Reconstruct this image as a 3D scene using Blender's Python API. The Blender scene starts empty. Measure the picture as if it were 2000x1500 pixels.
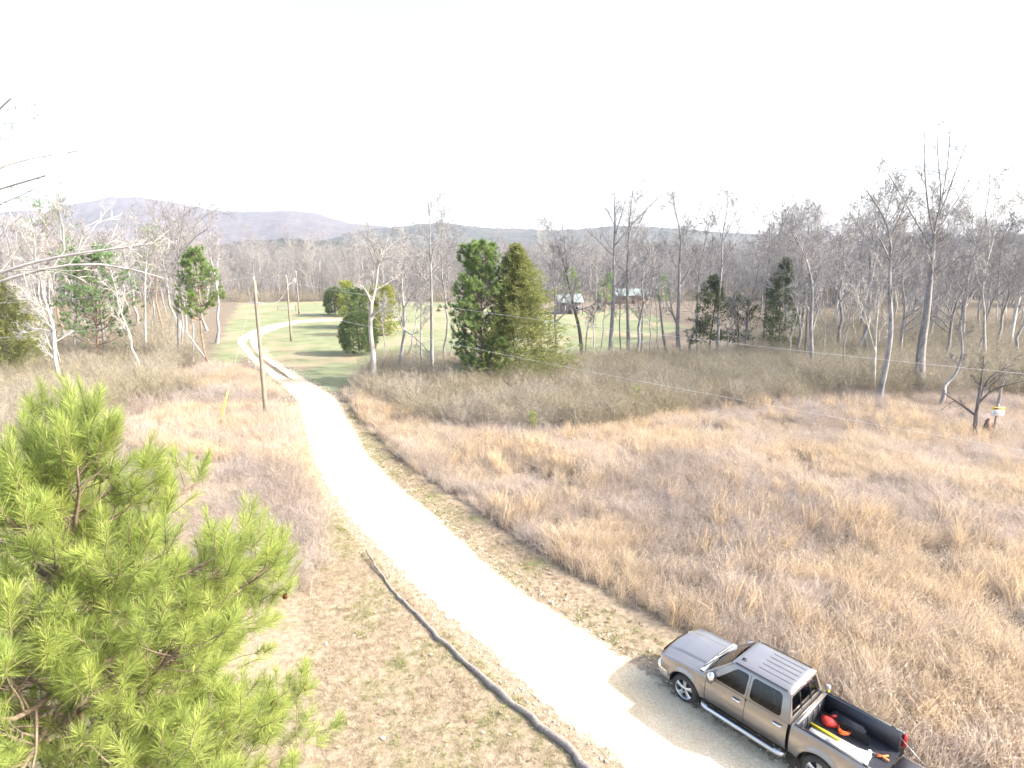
import bpy, bmesh, math, random
import numpy as np
from mathutils import Vector, Matrix
from mathutils.geometry import tessellate_polygon

# ------------------------------------------------------------------ camera, sky, sun, exposure
SC = bpy.context.scene
C = SC.collection
CAM_H, FPX, HORIZON = 12.2, 1166.0, 505.0           # metres, focal length in photo pixels, eye-level row
PITCH = math.atan((750 - HORIZON) / FPX)
cam_d = bpy.data.cameras.new('camera')
cam_d.sensor_width = 36.0
cam_d.lens = 36.0 * FPX / 2000.0
cam_d.clip_start, cam_d.clip_end = 0.1, 20000
cam = bpy.data.objects.new('camera', cam_d)
cam.location = (0, 0, CAM_H)
cam.rotation_euler = (math.pi / 2 - PITCH, 0, 0)
C.objects.link(cam)
SC.camera = cam

SUN_EL = math.radians(34.0)
SUN_DIR = Vector((1.46, -0.19, 0)).normalized() * math.cos(SUN_EL) + Vector((0, 0, math.sin(SUN_EL)))
world = bpy.data.worlds.new('World')
SC.world = world
world.use_nodes = True
wn = world.node_tree.nodes
wl = world.node_tree.links
sky = wn.new('ShaderNodeTexSky')
sky.sky_type = 'NISHITA'
sky.sun_disc = False
sky.sun_elevation = SUN_EL
sky.sun_rotation = math.atan2(SUN_DIR.x, SUN_DIR.y)
sky.altitude = 200
sky.air_density = 1.0
sky.dust_density = 5.0
sky.ozone_density = 1.0
wn['Background'].inputs['Strength'].default_value = 0.15
wl.new(sky.outputs['Color'], wn['Background'].inputs['Color'])
sun_d = bpy.data.lights.new('sun', 'SUN')
sun_d.energy = 2.9
sun_d.angle = math.radians(0.5)
sun_d.color = (1.0, 0.95, 0.87)
sun = bpy.data.objects.new('sun', sun_d)
sun.rotation_euler = SUN_DIR.to_track_quat('Z', 'Y').to_euler()
sun.location = (60, -10, 60)
C.objects.link(sun)
SC.view_settings.view_transform = 'Standard'
SC.view_settings.look = 'None'
SC.view_settings.gamma = 1.0
SC.view_settings.use_curve_mapping = False
SC.view_settings.exposure = 2.05
cy = SC.cycles
cy.max_bounces = 6
cy.diffuse_bounces = 3
cy.glossy_bounces = 3
cy.transmission_bounces = 4
cy.transparent_max_bounces = 8
cy.volume_bounces = 1
cy.caustics_reflective = cy.caustics_refractive = False
cy.use_denoising = True
cy.denoiser = "OPENIMAGEDENOISE"
cy.denoising_input_passes = "RGB_ALBEDO_NORMAL"
cy.denoising_prefilter = "ACCURATE"

# ------------------------------------------------------------------ helpers
SP, CP = math.sin(PITCH), math.cos(PITCH)
def at(u, v, z=0.0):
    """point on the level z seen at photo position (u, v)"""
    a, b = (u - 1000) / FPX, (v - 750) / FPX
    t = (CAM_H - z) / (SP + b * CP)
    return np.array([a * t, (CP - b * SP) * t, z])
def at_y(u, v, Y):
    """point at the distance Y seen at photo position (u, v)"""
    a, b = (u - 1000) / FPX, (v - 750) / FPX
    t = Y / (CP - b * SP)
    return np.array([a * t, Y, CAM_H - t * (SP + b * CP)])
def poly_at(px):
    return np.array([at(u, v)[:2] for u, v in px])
def inside(pts, poly):
    x, y = pts[:, 0], pts[:, 1]
    r = np.zeros(len(pts), bool)
    n = len(poly)
    for i in range(n):
        x1, y1 = poly[i]; x2, y2 = poly[(i + 1) % n]
        c = ((y1 > y) != (y2 > y))
        with np.errstate(divide='ignore', invalid='ignore'):
            xi = (x2 - x1) * (y - y1) / (y2 - y1 + 1e-12) + x1
        r ^= c & (x < xi)
    return r
def dist_poly(pts, line, closed=True):
    d = np.full(len(pts), 1e9)
    n = len(line)
    for i in range(n if closed else n - 1):
        a = line[i]; b = line[(i + 1) % n]
        ab = b - a
        t = np.clip(((pts - a) @ ab) / (ab @ ab + 1e-12), 0, 1)
        d = np.minimum(d, np.linalg.norm(pts - (a + t[:, None] * ab), axis=1))
    return d
def vnoise(x, y, seed=0):
    """smooth value noise, 0..1"""
    xi, yi = np.floor(x).astype(np.int64), np.floor(y).astype(np.int64)
    fx, fy = x - xi, y - yi
    fx = fx * fx * (3 - 2 * fx); fy = fy * fy * (3 - 2 * fy)
    def h(a, b):
        n = (a * 374761393 + b * 668265263 + seed * 974634777) & 0x7fffffff
        n = ((n ^ (n >> 13)) * 1274126177) & 0x7fffffff
        return ((n ^ (n >> 16)) & 0xffff) / 65535.0
    return (h(xi, yi) * (1 - fx) + h(xi + 1, yi) * fx) * (1 - fy) + (h(xi, yi + 1) * (1 - fx) + h(xi + 1, yi + 1) * fx) * fy
def fnoise(x, y, seed=0, oct=4):
    s = a = 0.0
    for k in range(oct):
        s = s + vnoise(x * 2 ** k, y * 2 ** k, seed + k) * 0.5 ** k
        a += 0.5 ** k
    return s / a

def mesh_np(name, V, faces, mat=None, smooth=False, attrs=None):
    """faces: list of int arrays (k, 3) or (k, 4)"""
    me = bpy.data.meshes.new(name)
    V = np.asarray(V, np.float32)
    faces = [np.asarray(f, np.int32) for f in faces if len(f)]
    me.vertices.add(len(V)); me.vertices.foreach_set('co', V.ravel())
    if faces:
        loops = np.concatenate([f.ravel() for f in faces])
        tot = np.concatenate([np.full(len(f), f.shape[1], np.int32) for f in faces])
        st = np.concatenate([[0], np.cumsum(tot)[:-1]]).astype(np.int32)
        me.loops.add(len(loops)); me.loops.foreach_set('vertex_index', loops)
        me.polygons.add(len(tot))
        me.polygons.foreach_set('loop_start', st)
        me.polygons.foreach_set('loop_total', tot)
        if smooth:
            me.polygons.foreach_set('use_smooth', np.ones(len(tot), bool))
    for k, (typ, arr) in (attrs or {}).items():
        at_ = me.attributes.new(k, typ, 'POINT')
        at_.data.foreach_set({'FLOAT': 'value', 'INT': 'value', 'FLOAT_VECTOR': 'vector', 'FLOAT_COLOR': 'color'}[typ], np.asarray(arr).ravel())
    me.update(calc_edges=True)
    if mat: me.materials.append(mat)
    return me
def tag(o, label=None, cat=None, group=None, kind=None):
    if label: o['label'] = label
    if cat: o['category'] = cat
    if group: o['group'] = group
    if kind: o['kind'] = kind
    return o
def link(name, me, parent=None, loc=None, rot=None):
    o = bpy.data.objects.new(name, me)
    C.objects.link(o)
    if parent is not None: o.parent = parent
    if loc is not None: o.location = loc
    if rot is not None: o.rotation_euler = rot
    return o
def empty(name, loc, rz=0.0):
    o = bpy.data.objects.new(name, None)
    o.location = loc; o.rotation_euler = (0, 0, rz)
    o.empty_display_size = 0.3
    C.objects.link(o)
    return o
class MB:
    """collects pieces of one mesh"""
    def __init__(s): s.V = []; s.F3 = []; s.F4 = []; s.n = 0; s.T = []
    def add(s, V, F, tint=None):
        V = np.asarray(V, float).reshape(-1, 3); F = np.asarray(F)
        if len(F):
            (s.F4 if F.shape[1] == 4 else s.F3).append(F + s.n)
        s.V.append(V); s.n += len(V)
        s.T.append(np.full(len(V), 0.5) if tint is None else np.asarray(tint, float))
        return s
    def box(s, lo, hi):
        x0, y0, z0 = lo; x1, y1, z1 = hi
        V = [(x0,y0,z0),(x1,y0,z0),(x1,y1,z0),(x0,y1,z0),(x0,y0,z1),(x1,y0,z1),(x1,y1,z1),(x0,y1,z1)]
        return s.add(V, [(0,3,2,1),(4,5,6,7),(0,1,5,4),(1,2,6,5),(2,3,7,6),(3,0,4,7)])
    def grid(s, G):
        """G: (n, m, 3) array of points"""
        G = np.asarray(G, float); n, m = G.shape[:2]
        i = np.arange(n - 1)[:, None] * m + np.arange(m - 1)[None]
        i = i.ravel()
        return s.add(G.reshape(-1, 3), np.stack([i, i + 1, i + m + 1, i + m], 1))
    def tube(s, pts, r, sides=8, caps=True):
        pts = np.asarray(pts, float); r = np.broadcast_to(np.asarray(r, float), (len(pts),))
        V, F = batch_tubes(pts[None], r[None], sides)
        s.add(V, F)
        if caps:
            k = len(pts) - 1
            a = np.arange(sides)
            for ring, base in ((0, 0), (k, k * sides)):
                cidx = s.n
                s.add([pts[ring]], np.zeros((0, 3), int))
                b0 = cidx - len(V) + base if ring == 0 else cidx - len(V) - 1 + base
                off = b0
                s.F3.append(np.stack([np.full(sides, cidx), off + a, off + (a + 1) % sides], 1))
        return s
    def mesh(s, name, mat, smooth=False, fixn=True, bevel=0.0, tint=False):
        V = np.concatenate(s.V) if s.V else np.zeros((0, 3))
        fs = []
        if s.F3: fs.append(np.concatenate(s.F3))
        if s.F4: fs.append(np.concatenate(s.F4))
        me = mesh_np(name, V, fs, mat, smooth, {'tint': ('FLOAT', np.concatenate(s.T).astype(np.float32))} if tint else None)
        if fixn or bevel:
            bm = bmesh.new(); bm.from_mesh(me)
            if bevel:
                bmesh.ops.remove_doubles(bm, verts=bm.verts, dist=1e-5)
                eds = [e for e in bm.edges if len(e.link_faces) == 2 and e.calc_face_angle(0) > 0.5]
                bmesh.ops.bevel(bm, geom=eds, offset=bevel, segments=2, affect='EDGES', clamp_overlap=True)
            bmesh.ops.recalc_face_normals(bm, faces=bm.faces)
            bm.to_mesh(me); bm.free()
        return me
    def build(s, name, mat, parent=None, smooth=False, fixn=True, bevel=0.0, tint=False, loc=None, rot=None):
        return link(name, s.mesh(name, mat, smooth, fixn, bevel, tint), parent, loc, rot)

def norm(v): return v / (np.linalg.norm(v, axis=-1, keepdims=True) + 1e-12)
def batch_tubes(P, R, sides):
    B, n, _ = P.shape
    d = norm(P[:, -1] - P[:, 0])
    ref = np.where(np.abs(d[:, 2:3]) > 0.8, np.array([[1.0, 0.13, 0]]), np.array([[0, 0.1, 1.0]]))
    a = norm(np.cross(d, ref)); b = np.cross(d, a)
    th = np.arange(sides) * 2 * math.pi / sides
    ring = np.cos(th)[None, :, None] * a[:, None] + np.sin(th)[None, :, None] * b[:, None]
    V = P[:, :, None] + R[:, :, None, None] * ring[:, None]
    V = V.reshape(-1, 3)
    bi = np.arange(B)[:, None, None] * n * sides
    k = np.arange(n - 1)[None, :, None] * sides
    j = np.arange(sides)[None, None]
    j2 = (j + 1) % sides
    F = np.stack(np.broadcast_arrays(bi + k + j, bi + k + j2, bi + k + sides + j2, bi + k + sides + j), -1).reshape(-1, 4)
    return V, F
def blades(P, D, L, W, rng):
    """thin single triangles from P along D"""
    side = norm(np.cross(D, rng.normal(size=D.shape)))
    V = np.stack([P - side * W[:, None] / 2, P + side * W[:, None] / 2, P + D * L[:, None]], 1).reshape(-1, 3)
    F = np.arange(len(P) * 3).reshape(-1, 3)
    return V, F
def ribbons(P, W, rng):
    """P (B, n, 3) centre lines, W (B, n) widths -> flat strips"""
    B, n, _ = P.shape
    d = P[:, -1] - P[:, 0]
    side = norm(np.cross(d, rng.normal(size=(B, 3))))
    V = np.stack([P - side[:, None] * W[:, :, None] / 2, P + side[:, None] * W[:, :, None] / 2], 2).reshape(-1, 3)
    b = (np.arange(B) * n * 2)[:, None] + (np.arange(n - 1) * 2)[None]
    b = b.ravel()
    return V, np.stack([b, b + 1, b + 3, b + 2], 1)
def interp_path(pts, n):
    pts = np.asarray(pts, float)
    d = np.concatenate([[0], np.cumsum(np.linalg.norm(np.diff(pts, axis=0), axis=1))])
    t = np.linspace(0, d[-1], n)
    out = np.stack([np.interp(t, d, pts[:, i]) for i in range(3)], 1)
    for _ in range(2):
        out[1:-1] = out[1:-1] * 0.5 + (out[:-2] + out[2:]) * 0.25
    return out

# ------------------------------------------------------------------ materials
def new_mat(name):
    m = bpy.data.materials.new(name); m.use_nodes = True
    nt = m.node_tree
    return m, nt.nodes, nt.links, nt.nodes['Principled BSDF']
def plain(name, col, rough=0.6, metal=0.0, noise=0.0, scale=8.0, bump=0.0, spec=0.5, coat=0.0):
    m, n, l, b = new_mat(name)
    b.inputs['Base Color'].default_value = (*col, 1)
    b.inputs['Roughness'].default_value = rough
    b.inputs['Metallic'].default_value = metal
    b.inputs['Specular IOR Level'].default_value = spec
    if coat:
        b.inputs['Coat Weight'].default_value = coat
        b.inputs['Coat Roughness'].default_value = 0.06
    if noise or bump:
        tc = n.new('ShaderNodeTexCoord'); t = n.new('ShaderNodeTexNoise')
        t.inputs['Scale'].default_value = scale; t.inputs['Detail'].default_value = 6
        l.new(tc.outputs['Object'], t.inputs['Vector'])
        if noise:
            mx = n.new('ShaderNodeMix'); mx.data_type = 'RGBA'
            mx.inputs['A'].default_value = (*[c * (1 - noise) for c in col], 1)
            mx.inputs['B'].default_value = (*[min(1, c * (1 + noise)) for c in col], 1)
            l.new(t.outputs['Fac'], mx.inputs['Factor']); l.new(mx.outputs['Result'], b.inputs['Base Color'])
        if bump:
            bp = n.new('ShaderNodeBump'); bp.inputs['Strength'].default_value = bump
            bp.inputs['Distance'].default_value = 0.02
            l.new(t.outputs['Fac'], bp.inputs['Height']); l.new(bp.outputs['Normal'], b.inputs['Normal'])
    return m
def ramp(n, stops):
    r = n.new('ShaderNodeValToRGB')
    e = r.color_ramp.elements
    e[0].position, e[0].color = stops[0][0], (*stops[0][1], 1)
    e[1].position, e[1].color = stops[-1][0], (*stops[-1][1], 1)
    for p, c in stops[1:-1]:
        x = e.new(p); x.color = (*c, 1)
    return r
def mixc(n, l, fac, a, b, mode='MIX'):
    mx = n.new('ShaderNodeMix'); mx.data_type = 'RGBA'; mx.blend_type = mode
    for s, v in (('Factor', fac), ('A', a), ('B', b)):
        if isinstance(v, (int, float)): mx.inputs[s].default_value = v
        elif isinstance(v, tuple): mx.inputs[s].default_value = (*v, 1)
        else: l.new(v, mx.inputs[s])
    return mx.outputs['Result']
def noise_tex(n, l, vec, scale, detail=4, rough=0.55):
    t = n.new('ShaderNodeTexNoise'); t.inputs['Scale'].default_value = scale
    t.inputs['Detail'].default_value = detail; t.inputs['Roughness'].default_value = rough
    l.new(vec, t.inputs['Vector'])
    return t.outputs['Fac']
def math_n(n, l, op, a, b=0.0, clamp=False):
    m = n.new('ShaderNodeMath'); m.operation = op; m.use_clamp = clamp
    for i, v in enumerate((a, b)):
        if isinstance(v, (int, float)): m.inputs[i].default_value = v
        else: l.new(v, m.inputs[i])
    return m.outputs[0]
def smooth_n(n, l, v, lo, hi):
    m = n.new('ShaderNodeMapRange'); m.interpolation_type = 'SMOOTHSTEP'
    l.new(v, m.inputs['Value']); m.inputs['From Min'].default_value = lo; m.inputs['From Max'].default_value = hi
    return m.outputs['Result']

def leaf_mat(name, dark, light, transl=0.3, rand=0.25):
    """foliage, needles, dry blades: colour by the piece's own tint, per thing variation, light passing through"""
    m, n, l, b = new_mat(name)
    a = n.new('ShaderNodeAttribute'); a.attribute_name = 'tint'
    oi = n.new('ShaderNodeObjectInfo')
    r = ramp(n, [(0.0, dark), (1.0, light)])
    l.new(a.outputs['Fac'], r.inputs['Fac'])
    v = math_n(n, l, 'MULTIPLY_ADD', oi.outputs['Random'], rand)
    v.node.inputs[2].default_value = 1 - rand / 2
    hs = n.new('ShaderNodeHueSaturation'); l.new(r.outputs['Color'], hs.inputs['Color']); l.new(v, hs.inputs['Value'])
    l.new(hs.outputs['Color'], b.inputs['Base Color'])
    b.inputs['Roughness'].default_value = 0.55
    b.inputs['Specular IOR Level'].default_value = 0.25
    tr = n.new('ShaderNodeBsdfTranslucent'); l.new(hs.outputs['Color'], tr.inputs['Color'])
    mx = n.new('ShaderNodeMixShader'); mx.inputs[0].default_value = transl
    l.new(b.outputs[0], mx.inputs[1]); l.new(tr.outputs[0], mx.inputs[2])
    l.new(mx.outputs[0], n['Material Output'].inputs['Surface'])
    return m
def field_mat(name, stops, grey, transl=0.25):
    """dry field grass: colour of each clump by where it grows, blade tint"""
    m, n, l, b = new_mat(name)
    a = n.new('ShaderNodeAttribute'); a.attribute_name = 'tint'
    oi = n.new('ShaderNodeObjectInfo')
    big = noise_tex(n, l, oi.outputs['Location'], 0.16, 4, 0.6)
    big2 = noise_tex(n, l, oi.outputs['Location'], 0.45, 3)
    s = math_n(n, l, 'ADD', math_n(n, l, 'MULTIPLY', a.outputs['Fac'], 0.55), math_n(n, l, 'MULTIPLY', oi.outputs['Random'], 0.45))
    r = ramp(n, stops); l.new(s, r.inputs['Fac'])
    g = ramp(n, grey); l.new(s, g.inputs['Fac'])
    f = smooth_n(n, l, math_n(n, l, 'ADD', math_n(n, l, 'MULTIPLY', big, 0.75), math_n(n, l, 'MULTIPLY', big2, 0.25)), 0.44, 0.60)
    col = mixc(n, l, f, r.outputs['Color'], g.outputs['Color'])
    l.new(col, b.inputs['Base Color'])
    b.inputs['Roughness'].default_value = 0.6; b.inputs['Specular IOR Level'].default_value = 0.2
    tr = n.new('ShaderNodeBsdfTranslucent'); l.new(col, tr.inputs['Color'])
    mx = n.new('ShaderNodeMixShader'); mx.inputs[0].default_value = transl
    l.new(b.outputs[0], mx.inputs[1]); l.new(tr.outputs[0], mx.inputs[2])
    l.new(mx.outputs[0], n['Material Output'].inputs['Surface'])
    return m
def bark_mat(name, dark, light, scale=3.0):
    m, n, l, b = new_mat(name)
    tc = n.new('ShaderNodeTexCoord'); oi = n.new('ShaderNodeObjectInfo')
    mp = n.new('ShaderNodeMapping'); mp.inputs['Scale'].default_value = (1, 1, 0.35)
    l.new(tc.outputs['Object'], mp.inputs['Vector'])
    f = noise_tex(n, l, mp.outputs['Vector'], scale, 6, 0.65)
    r = ramp(n, [(0.35, dark), (0.65, light)]); l.new(f, r.inputs['Fac'])
    hs = n.new('ShaderNodeHueSaturation'); l.new(r.outputs['Color'], hs.inputs['Color'])
    v = math_n(n, l, 'MULTIPLY_ADD', oi.outputs['Random'], 0.4); v.node.inputs[2].default_value = 0.8
    l.new(v, hs.inputs['Value'])
    l.new(hs.outputs['Color'], b.inputs['Base Color'])
    b.inputs['Roughness'].default_value = 0.85; b.inputs['Specular IOR Level'].default_value = 0.2
    bp = n.new('ShaderNodeBump'); bp.inputs['Strength'].default_value = 0.5; bp.inputs['Distance'].default_value = 0.03
    l.new(f, bp.inputs['Height']); l.new(bp.outputs['Normal'], b.inputs['Normal'])
    return m

M = {}
M['bark_grey'] = bark_mat('bark_grey', (0.15, 0.14, 0.132), (0.36, 0.345, 0.33))
M['bark_pale'] = bark_mat('bark_pale', (0.26, 0.24, 0.21), (0.55, 0.525, 0.48))
M['bark_dark'] = bark_mat('bark_dark', (0.07, 0.06, 0.052), (0.20, 0.175, 0.155))
M['bark_pine'] = bark_mat('bark_pine', (0.12, 0.085, 0.062), (0.34, 0.25, 0.19), 9.0)
M['bark_twig'] = bark_mat('bark_twig', (0.12, 0.088, 0.064), (0.30, 0.23, 0.17), 9.0)
M['twig'] = bark_mat('twig', (0.175, 0.162, 0.155), (0.345, 0.326, 0.315))
M['twig_pale'] = bark_mat('twig_pale', (0.24, 0.225, 0.205), (0.43, 0.41, 0.38))
M['needle'] = leaf_mat('needle', (0.13, 0.195, 0.042), (0.47, 0.53, 0.15), 0.45, 0.0)
M['needle_far'] = leaf_mat('needle_far', (0.095, 0.165, 0.055), (0.34, 0.45, 0.14), 0.45)
M['needle_blue'] = leaf_mat('needle_blue', (0.08, 0.17, 0.075), (0.28, 0.39, 0.16), 0.35)
M['cedar_olive'] = leaf_mat('cedar_olive', (0.10, 0.12, 0.038), (0.33, 0.35, 0.12), 0.45)
M['cedar_dark'] = leaf_mat('cedar_dark', (0.03, 0.05, 0.024), (0.11, 0.135, 0.06), 0.2)
M['shrub_green'] = leaf_mat('shrub_green', (0.05, 0.085, 0.032), (0.20, 0.255, 0.095), 0.35)
M['shrub_yellow'] = leaf_mat('shrub_yellow', (0.11, 0.14, 0.03), (0.42, 0.42, 0.09), 0.4)
M['grass_tall'] = field_mat('grass_tall', [(0.0, (0.28, 0.21, 0.145)), (0.5, (0.545, 0.435, 0.305)), (1.0, (0.77, 0.645, 0.47))],
                            [(0.0, (0.26, 0.205, 0.168)), (0.5, (0.49, 0.41, 0.345)), (1.0, (0.71, 0.625, 0.54))], 0.4)
M['grass_gold'] = leaf_mat('grass_gold', (0.40, 0.285, 0.165), (0.74, 0.585, 0.385), 0.35)
M['weed'] = field_mat('weed', [(0.0, (0.21, 0.165, 0.13)), (1.0, (0.52, 0.44, 0.37))], [(0.0, (0.23, 0.19, 0.17)), (1.0, (0.58, 0.515, 0.475))], 0.32)
M['brush'] = field_mat('brush', [(0.0, (0.125, 0.108, 0.07)), (1.0, (0.46, 0.405, 0.285))], [(0.0, (0.17, 0.145, 0.112)), (1.0, (0.50, 0.445, 0.365))], 0.22)
M['leaf_dry'] = leaf_mat('leaf_dry', (0.22, 0.13, 0.07), (0.62, 0.50, 0.36), 0.2)
M['grass_short'] = leaf_mat('grass_short', (0.20, 0.155, 0.095), (0.45, 0.365, 0.24), 0.2)
M['grass_green'] = leaf_mat('grass_green', (0.13, 0.16, 0.05), (0.32, 0.32, 0.13), 0.2)
M['stone'] = plain('stone', (0.55, 0.50, 0.42), 0.9, noise=0.3, scale=20)
M['pole_wood'] = plain('pole_wood', (0.20, 0.165, 0.125), 0.9, noise=0.35, scale=3, bump=0.3)
M['wire'] = plain('wire', (0.55, 0.55, 0.55), 0.45, metal=0.6)
M['insulator'] = plain('insulator', (0.6, 0.6, 0.6), 0.3)
M['steel'] = plain('steel', (0.5, 0.5, 0.5), 0.35, metal=0.8)
M['yellow_plastic'] = plain('yellow_plastic', (0.72, 0.60, 0.05), 0.5)
M['cone'] = plain('cone', (0.16, 0.07, 0.035), 0.8)

# ------------------------------------------------------------------ road
# left and right edge of the drive, seen in pairs from near to far
EDGE_L = [(1420,1700),(1201,1481),(1118,1430),(1017,1334),(901,1232),(812,1156),(741,1074),(673,1005),(637,955),(608,899),(592,838),(579,784),(549,756),(515,727),(484,700),(463,672)]
EDGE_R = [(1990,1700),(1640,1560),(1440,1430),(1300,1335),(1118,1215),(1010,1150),(922,1074),(845,1002),(784,953),(725,895),(690,835),(660,778),(613,748),(562,719),(521,694),(507,674)]
BEND_L = [(464,662),(488,647),(520,636),(571,627),(627,623.5),(700,622.5),(780,623)]
BEND_R = [(507,667),(515,652),(549,640),(587,631),(640,627.5),(700,626.5),(780,627)]
eL = np.array([at(*q)[:2] for q in EDGE_L + BEND_L]); eR = np.array([at(*q)[:2] for q in EDGE_R + BEND_R])
def resample2(a, b, n):
    c = (a + b) / 2
    d = np.concatenate([[0], np.cumsum(np.linalg.norm(np.diff(c, axis=0), axis=1))])
    t = np.linspace(0, d[-1], n)
    f = lambda q: np.stack([np.interp(t, d, q[:, i]) for i in range(2)], 1)
    A, B = f(a), f(b)
    for _ in range(6):
        A[1:-1] = A[1:-1] * .5 + (A[:-2] + A[2:]) * .25; B[1:-1] = B[1:-1] * .5 + (B[:-2] + B[2:]) * .25
    return A, B
rdL, rdR = resample2(eL, eR, 340)
ROAD = np.concatenate([rdL, rdR[::-1]])
road_mid = (rdL + rdR) / 2

m, n, l, b = new_mat('gravel')
tc = n.new('ShaderNodeNewGeometry')
e = n.new('ShaderNodeAttribute'); e.attribute_name = 'edge'
trk = n.new('ShaderNodeAttribute'); trk.attribute_name = 'strip'
f1 = noise_tex(n, l, tc.outputs['Position'], 0.5, 5); f2 = noise_tex(n, l, tc.outputs['Position'], 14, 5, 0.7)
vor = n.new('ShaderNodeTexVoronoi'); vor.inputs['Scale'].default_value = 28; l.new(tc.outputs['Position'], vor.inputs['Vector'])
r1 = ramp(n, [(0.3, (0.52, 0.425, 0.28)), (0.7, (0.66, 0.575, 0.43))]); l.new(f1, r1.inputs['Fac'])
r2 = ramp(n, [(0.25, (0.72, 0.70, 0.66)), (0.75, (1.1, 1.1, 1.1))]); l.new(f2, r2.inputs['Fac'])
c = mixc(n, l, 1.0, r1.outputs['Color'], r2.outputs['Color'], 'MULTIPLY')
cv = n.new('ShaderNodeHueSaturation'); l.new(c, cv.inputs['Color'])
l.new(math_n(n, l, 'MULTIPLY_ADD', vor.outputs['Distance'], 0.35), cv.inputs['Value']); cv.inputs['Value'].links[0].from_node.inputs[2].default_value = 0.85
l.new(cv.outputs['Color'], b.inputs['Base Color']); b.inputs['Roughness'].default_value = 0.95; b.inputs['Specular IOR Level'].default_value = 0.1
bp = n.new('ShaderNodeBump'); bp.inputs['Strength'].default_value = 0.6; bp.inputs['Distance'].default_value = 0.03
l.new(math_n(n, l, 'ADD', f2, vor.outputs['Distance']), bp.inputs['Height']); l.new(bp.outputs['Normal'], b.inputs['Normal'])
en = noise_tex(n, l, tc.outputs['Position'], 2.6, 7, 0.7)
al = smooth_n(n, l, math_n(n, l, 'ADD', e.outputs['Fac'], math_n(n, l, 'MULTIPLY', math_n(n, l, 'SUBTRACT', en, 0.5), 1.7)), 0.2, 0.75)
sn = math_n(n, l, 'GREATER_THAN', math_n(n, l, 'ADD', trk.outputs['Fac'], math_n(n, l, 'MULTIPLY', math_n(n, l, 'SUBTRACT', en, 0.5), 1.5)), 0.55)
al = math_n(n, l, 'MULTIPLY', al, math_n(n, l, 'SUBTRACT', 1.0, sn))
trs = n.new('ShaderNodeBsdfTransparent'); mx = n.new('ShaderNodeMixShader')
l.new(al, mx.inputs[0]); l.new(trs.outputs[0], mx.inputs[1]); l.new(b.outputs[0], mx.inputs[2])
l.new(mx.outputs[0], n['Material Output'].inputs['Surface'])
M['gravel'] = m
nc = 25
s = np.linspace(-0.08, 1.08, nc)
G = rdL[:, None] * (1 - s[None, :, None]) + rdR[:, None] * s[None, :, None]
w = np.linalg.norm(rdR - rdL, axis=1)
edge = np.clip(np.minimum(s - s[0], s[-1] - s)[None] * w[:, None] / 0.9, 0, 1)
zz = 0.012 + 0.05 * np.sin(np.clip((s + 0.08) / 1.16, 0, 1) * math.pi)[None] * np.ones((len(rdL), 1))
zz -= 0.025 * (np.exp(-((s - 0.27) / 0.1) ** 2) + np.exp(-((s - 0.73) / 0.1) ** 2))[None]
yy = road_mid[:, 1]
hump = np.clip((yy - 56) / 8, 0, 1) * np.clip((96 - yy) / 8, 0, 1) * (np.arange(len(yy)) < np.argmin(road_mid[:, 0]) + 5)
strip = np.exp(-((s - 0.5) / 0.13) ** 2)[None] * hump[:, None]
G3 = np.dstack([G, zz])
mb = MB().grid(G3)
me = mesh_np('gravel_drive', G3.reshape(-1, 3), mb.F4, M['gravel'], True, {'edge': ('FLOAT', edge.astype(np.float32)), 'strip': ('FLOAT', strip.astype(np.float32))})
tag(link('gravel_drive', me), 'pale gravel drive curving from the pickup to the far lawn', 'road', kind='structure')

# ------------------------------------------------------------------ ground
LAWN = poly_at([(395,770),(420,690),(440,640),(470,592),(640,588),(900,592),(1080,612),(1240,604),(1340,640),(1260,668),(1140,700),(1000,720),(800,722),(690,742),(640,765),(560,720),(480,690),(430,735)])
FIELD = poly_at([(668,772),(700,760),(1600,760),(2300,760),(2500,1000),(2500,1800),(2060,1690),(1800,1545),(1640,1400),(1500,1310),(1400,1262),(1310,1222),(1215,1180),(1090,1110),(960,1020),(860,955),(770,890),(715,835)])
gx = np.unique(np.concatenate([np.linspace(-80, 80, 200), np.sign(np.linspace(-1, 1, 81)) * 80 * np.exp(np.abs(np.linspace(-1, 1, 81)) * 4.0)]))
gy = np.unique(np.concatenate([np.linspace(0, 180, 240), 180 * np.exp(np.linspace(0, 3.1, 46)), -np.exp(np.linspace(0, 8.2, 24))]))
X, Y = np.meshgrid(gx, gy, indexing='ij')
P2 = np.stack([X.ravel(), Y.ravel()], 1)
Z = (fnoise(P2[:, 0] * 0.05, P2[:, 1] * 0.05, 3) - 0.5) * 0.0
lawn_d = np.where(inside(P2, LAWN), 1, -1) * dist_poly(P2, LAWN)
far = P2[:, 1] > 165
lawn_w = np.clip(lawn_d / 5 + 0.5, 0, 1)
dr = dist_poly(P2, road_mid, False)
left_lawn = np.clip((13 - dr) / 5, 0, 1) * (P2[:, 1] < 50)
field_w = np.clip(np.where(inside(P2, FIELD), 1, -1) * dist_poly(P2, FIELD) / 1.0 + 0.5, 0, 1)
farf = np.clip((P2[:, 1] - 330) / 60, 0, 1) * np.clip((1000 - P2[:, 1]) / 200, 0, 1) * np.clip((-P2[:, 0] / P2[:, 1].clip(1) - 0.15) / 0.1, 0, 1)
zone = np.stack([lawn_w, np.clip(left_lawn * (1 - field_w), 0, 1), farf, np.ones_like(farf)], 1)
m, n, l, b = new_mat('ground')
geo = n.new('ShaderNodeNewGeometry'); pos = geo.outputs['Position']
zc = n.new('ShaderNodeAttribute'); zc.attribute_name = 'zone'
sep = n.new('ShaderNodeSeparateColor'); l.new(zc.outputs['Color'], sep.inputs[0])
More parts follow.
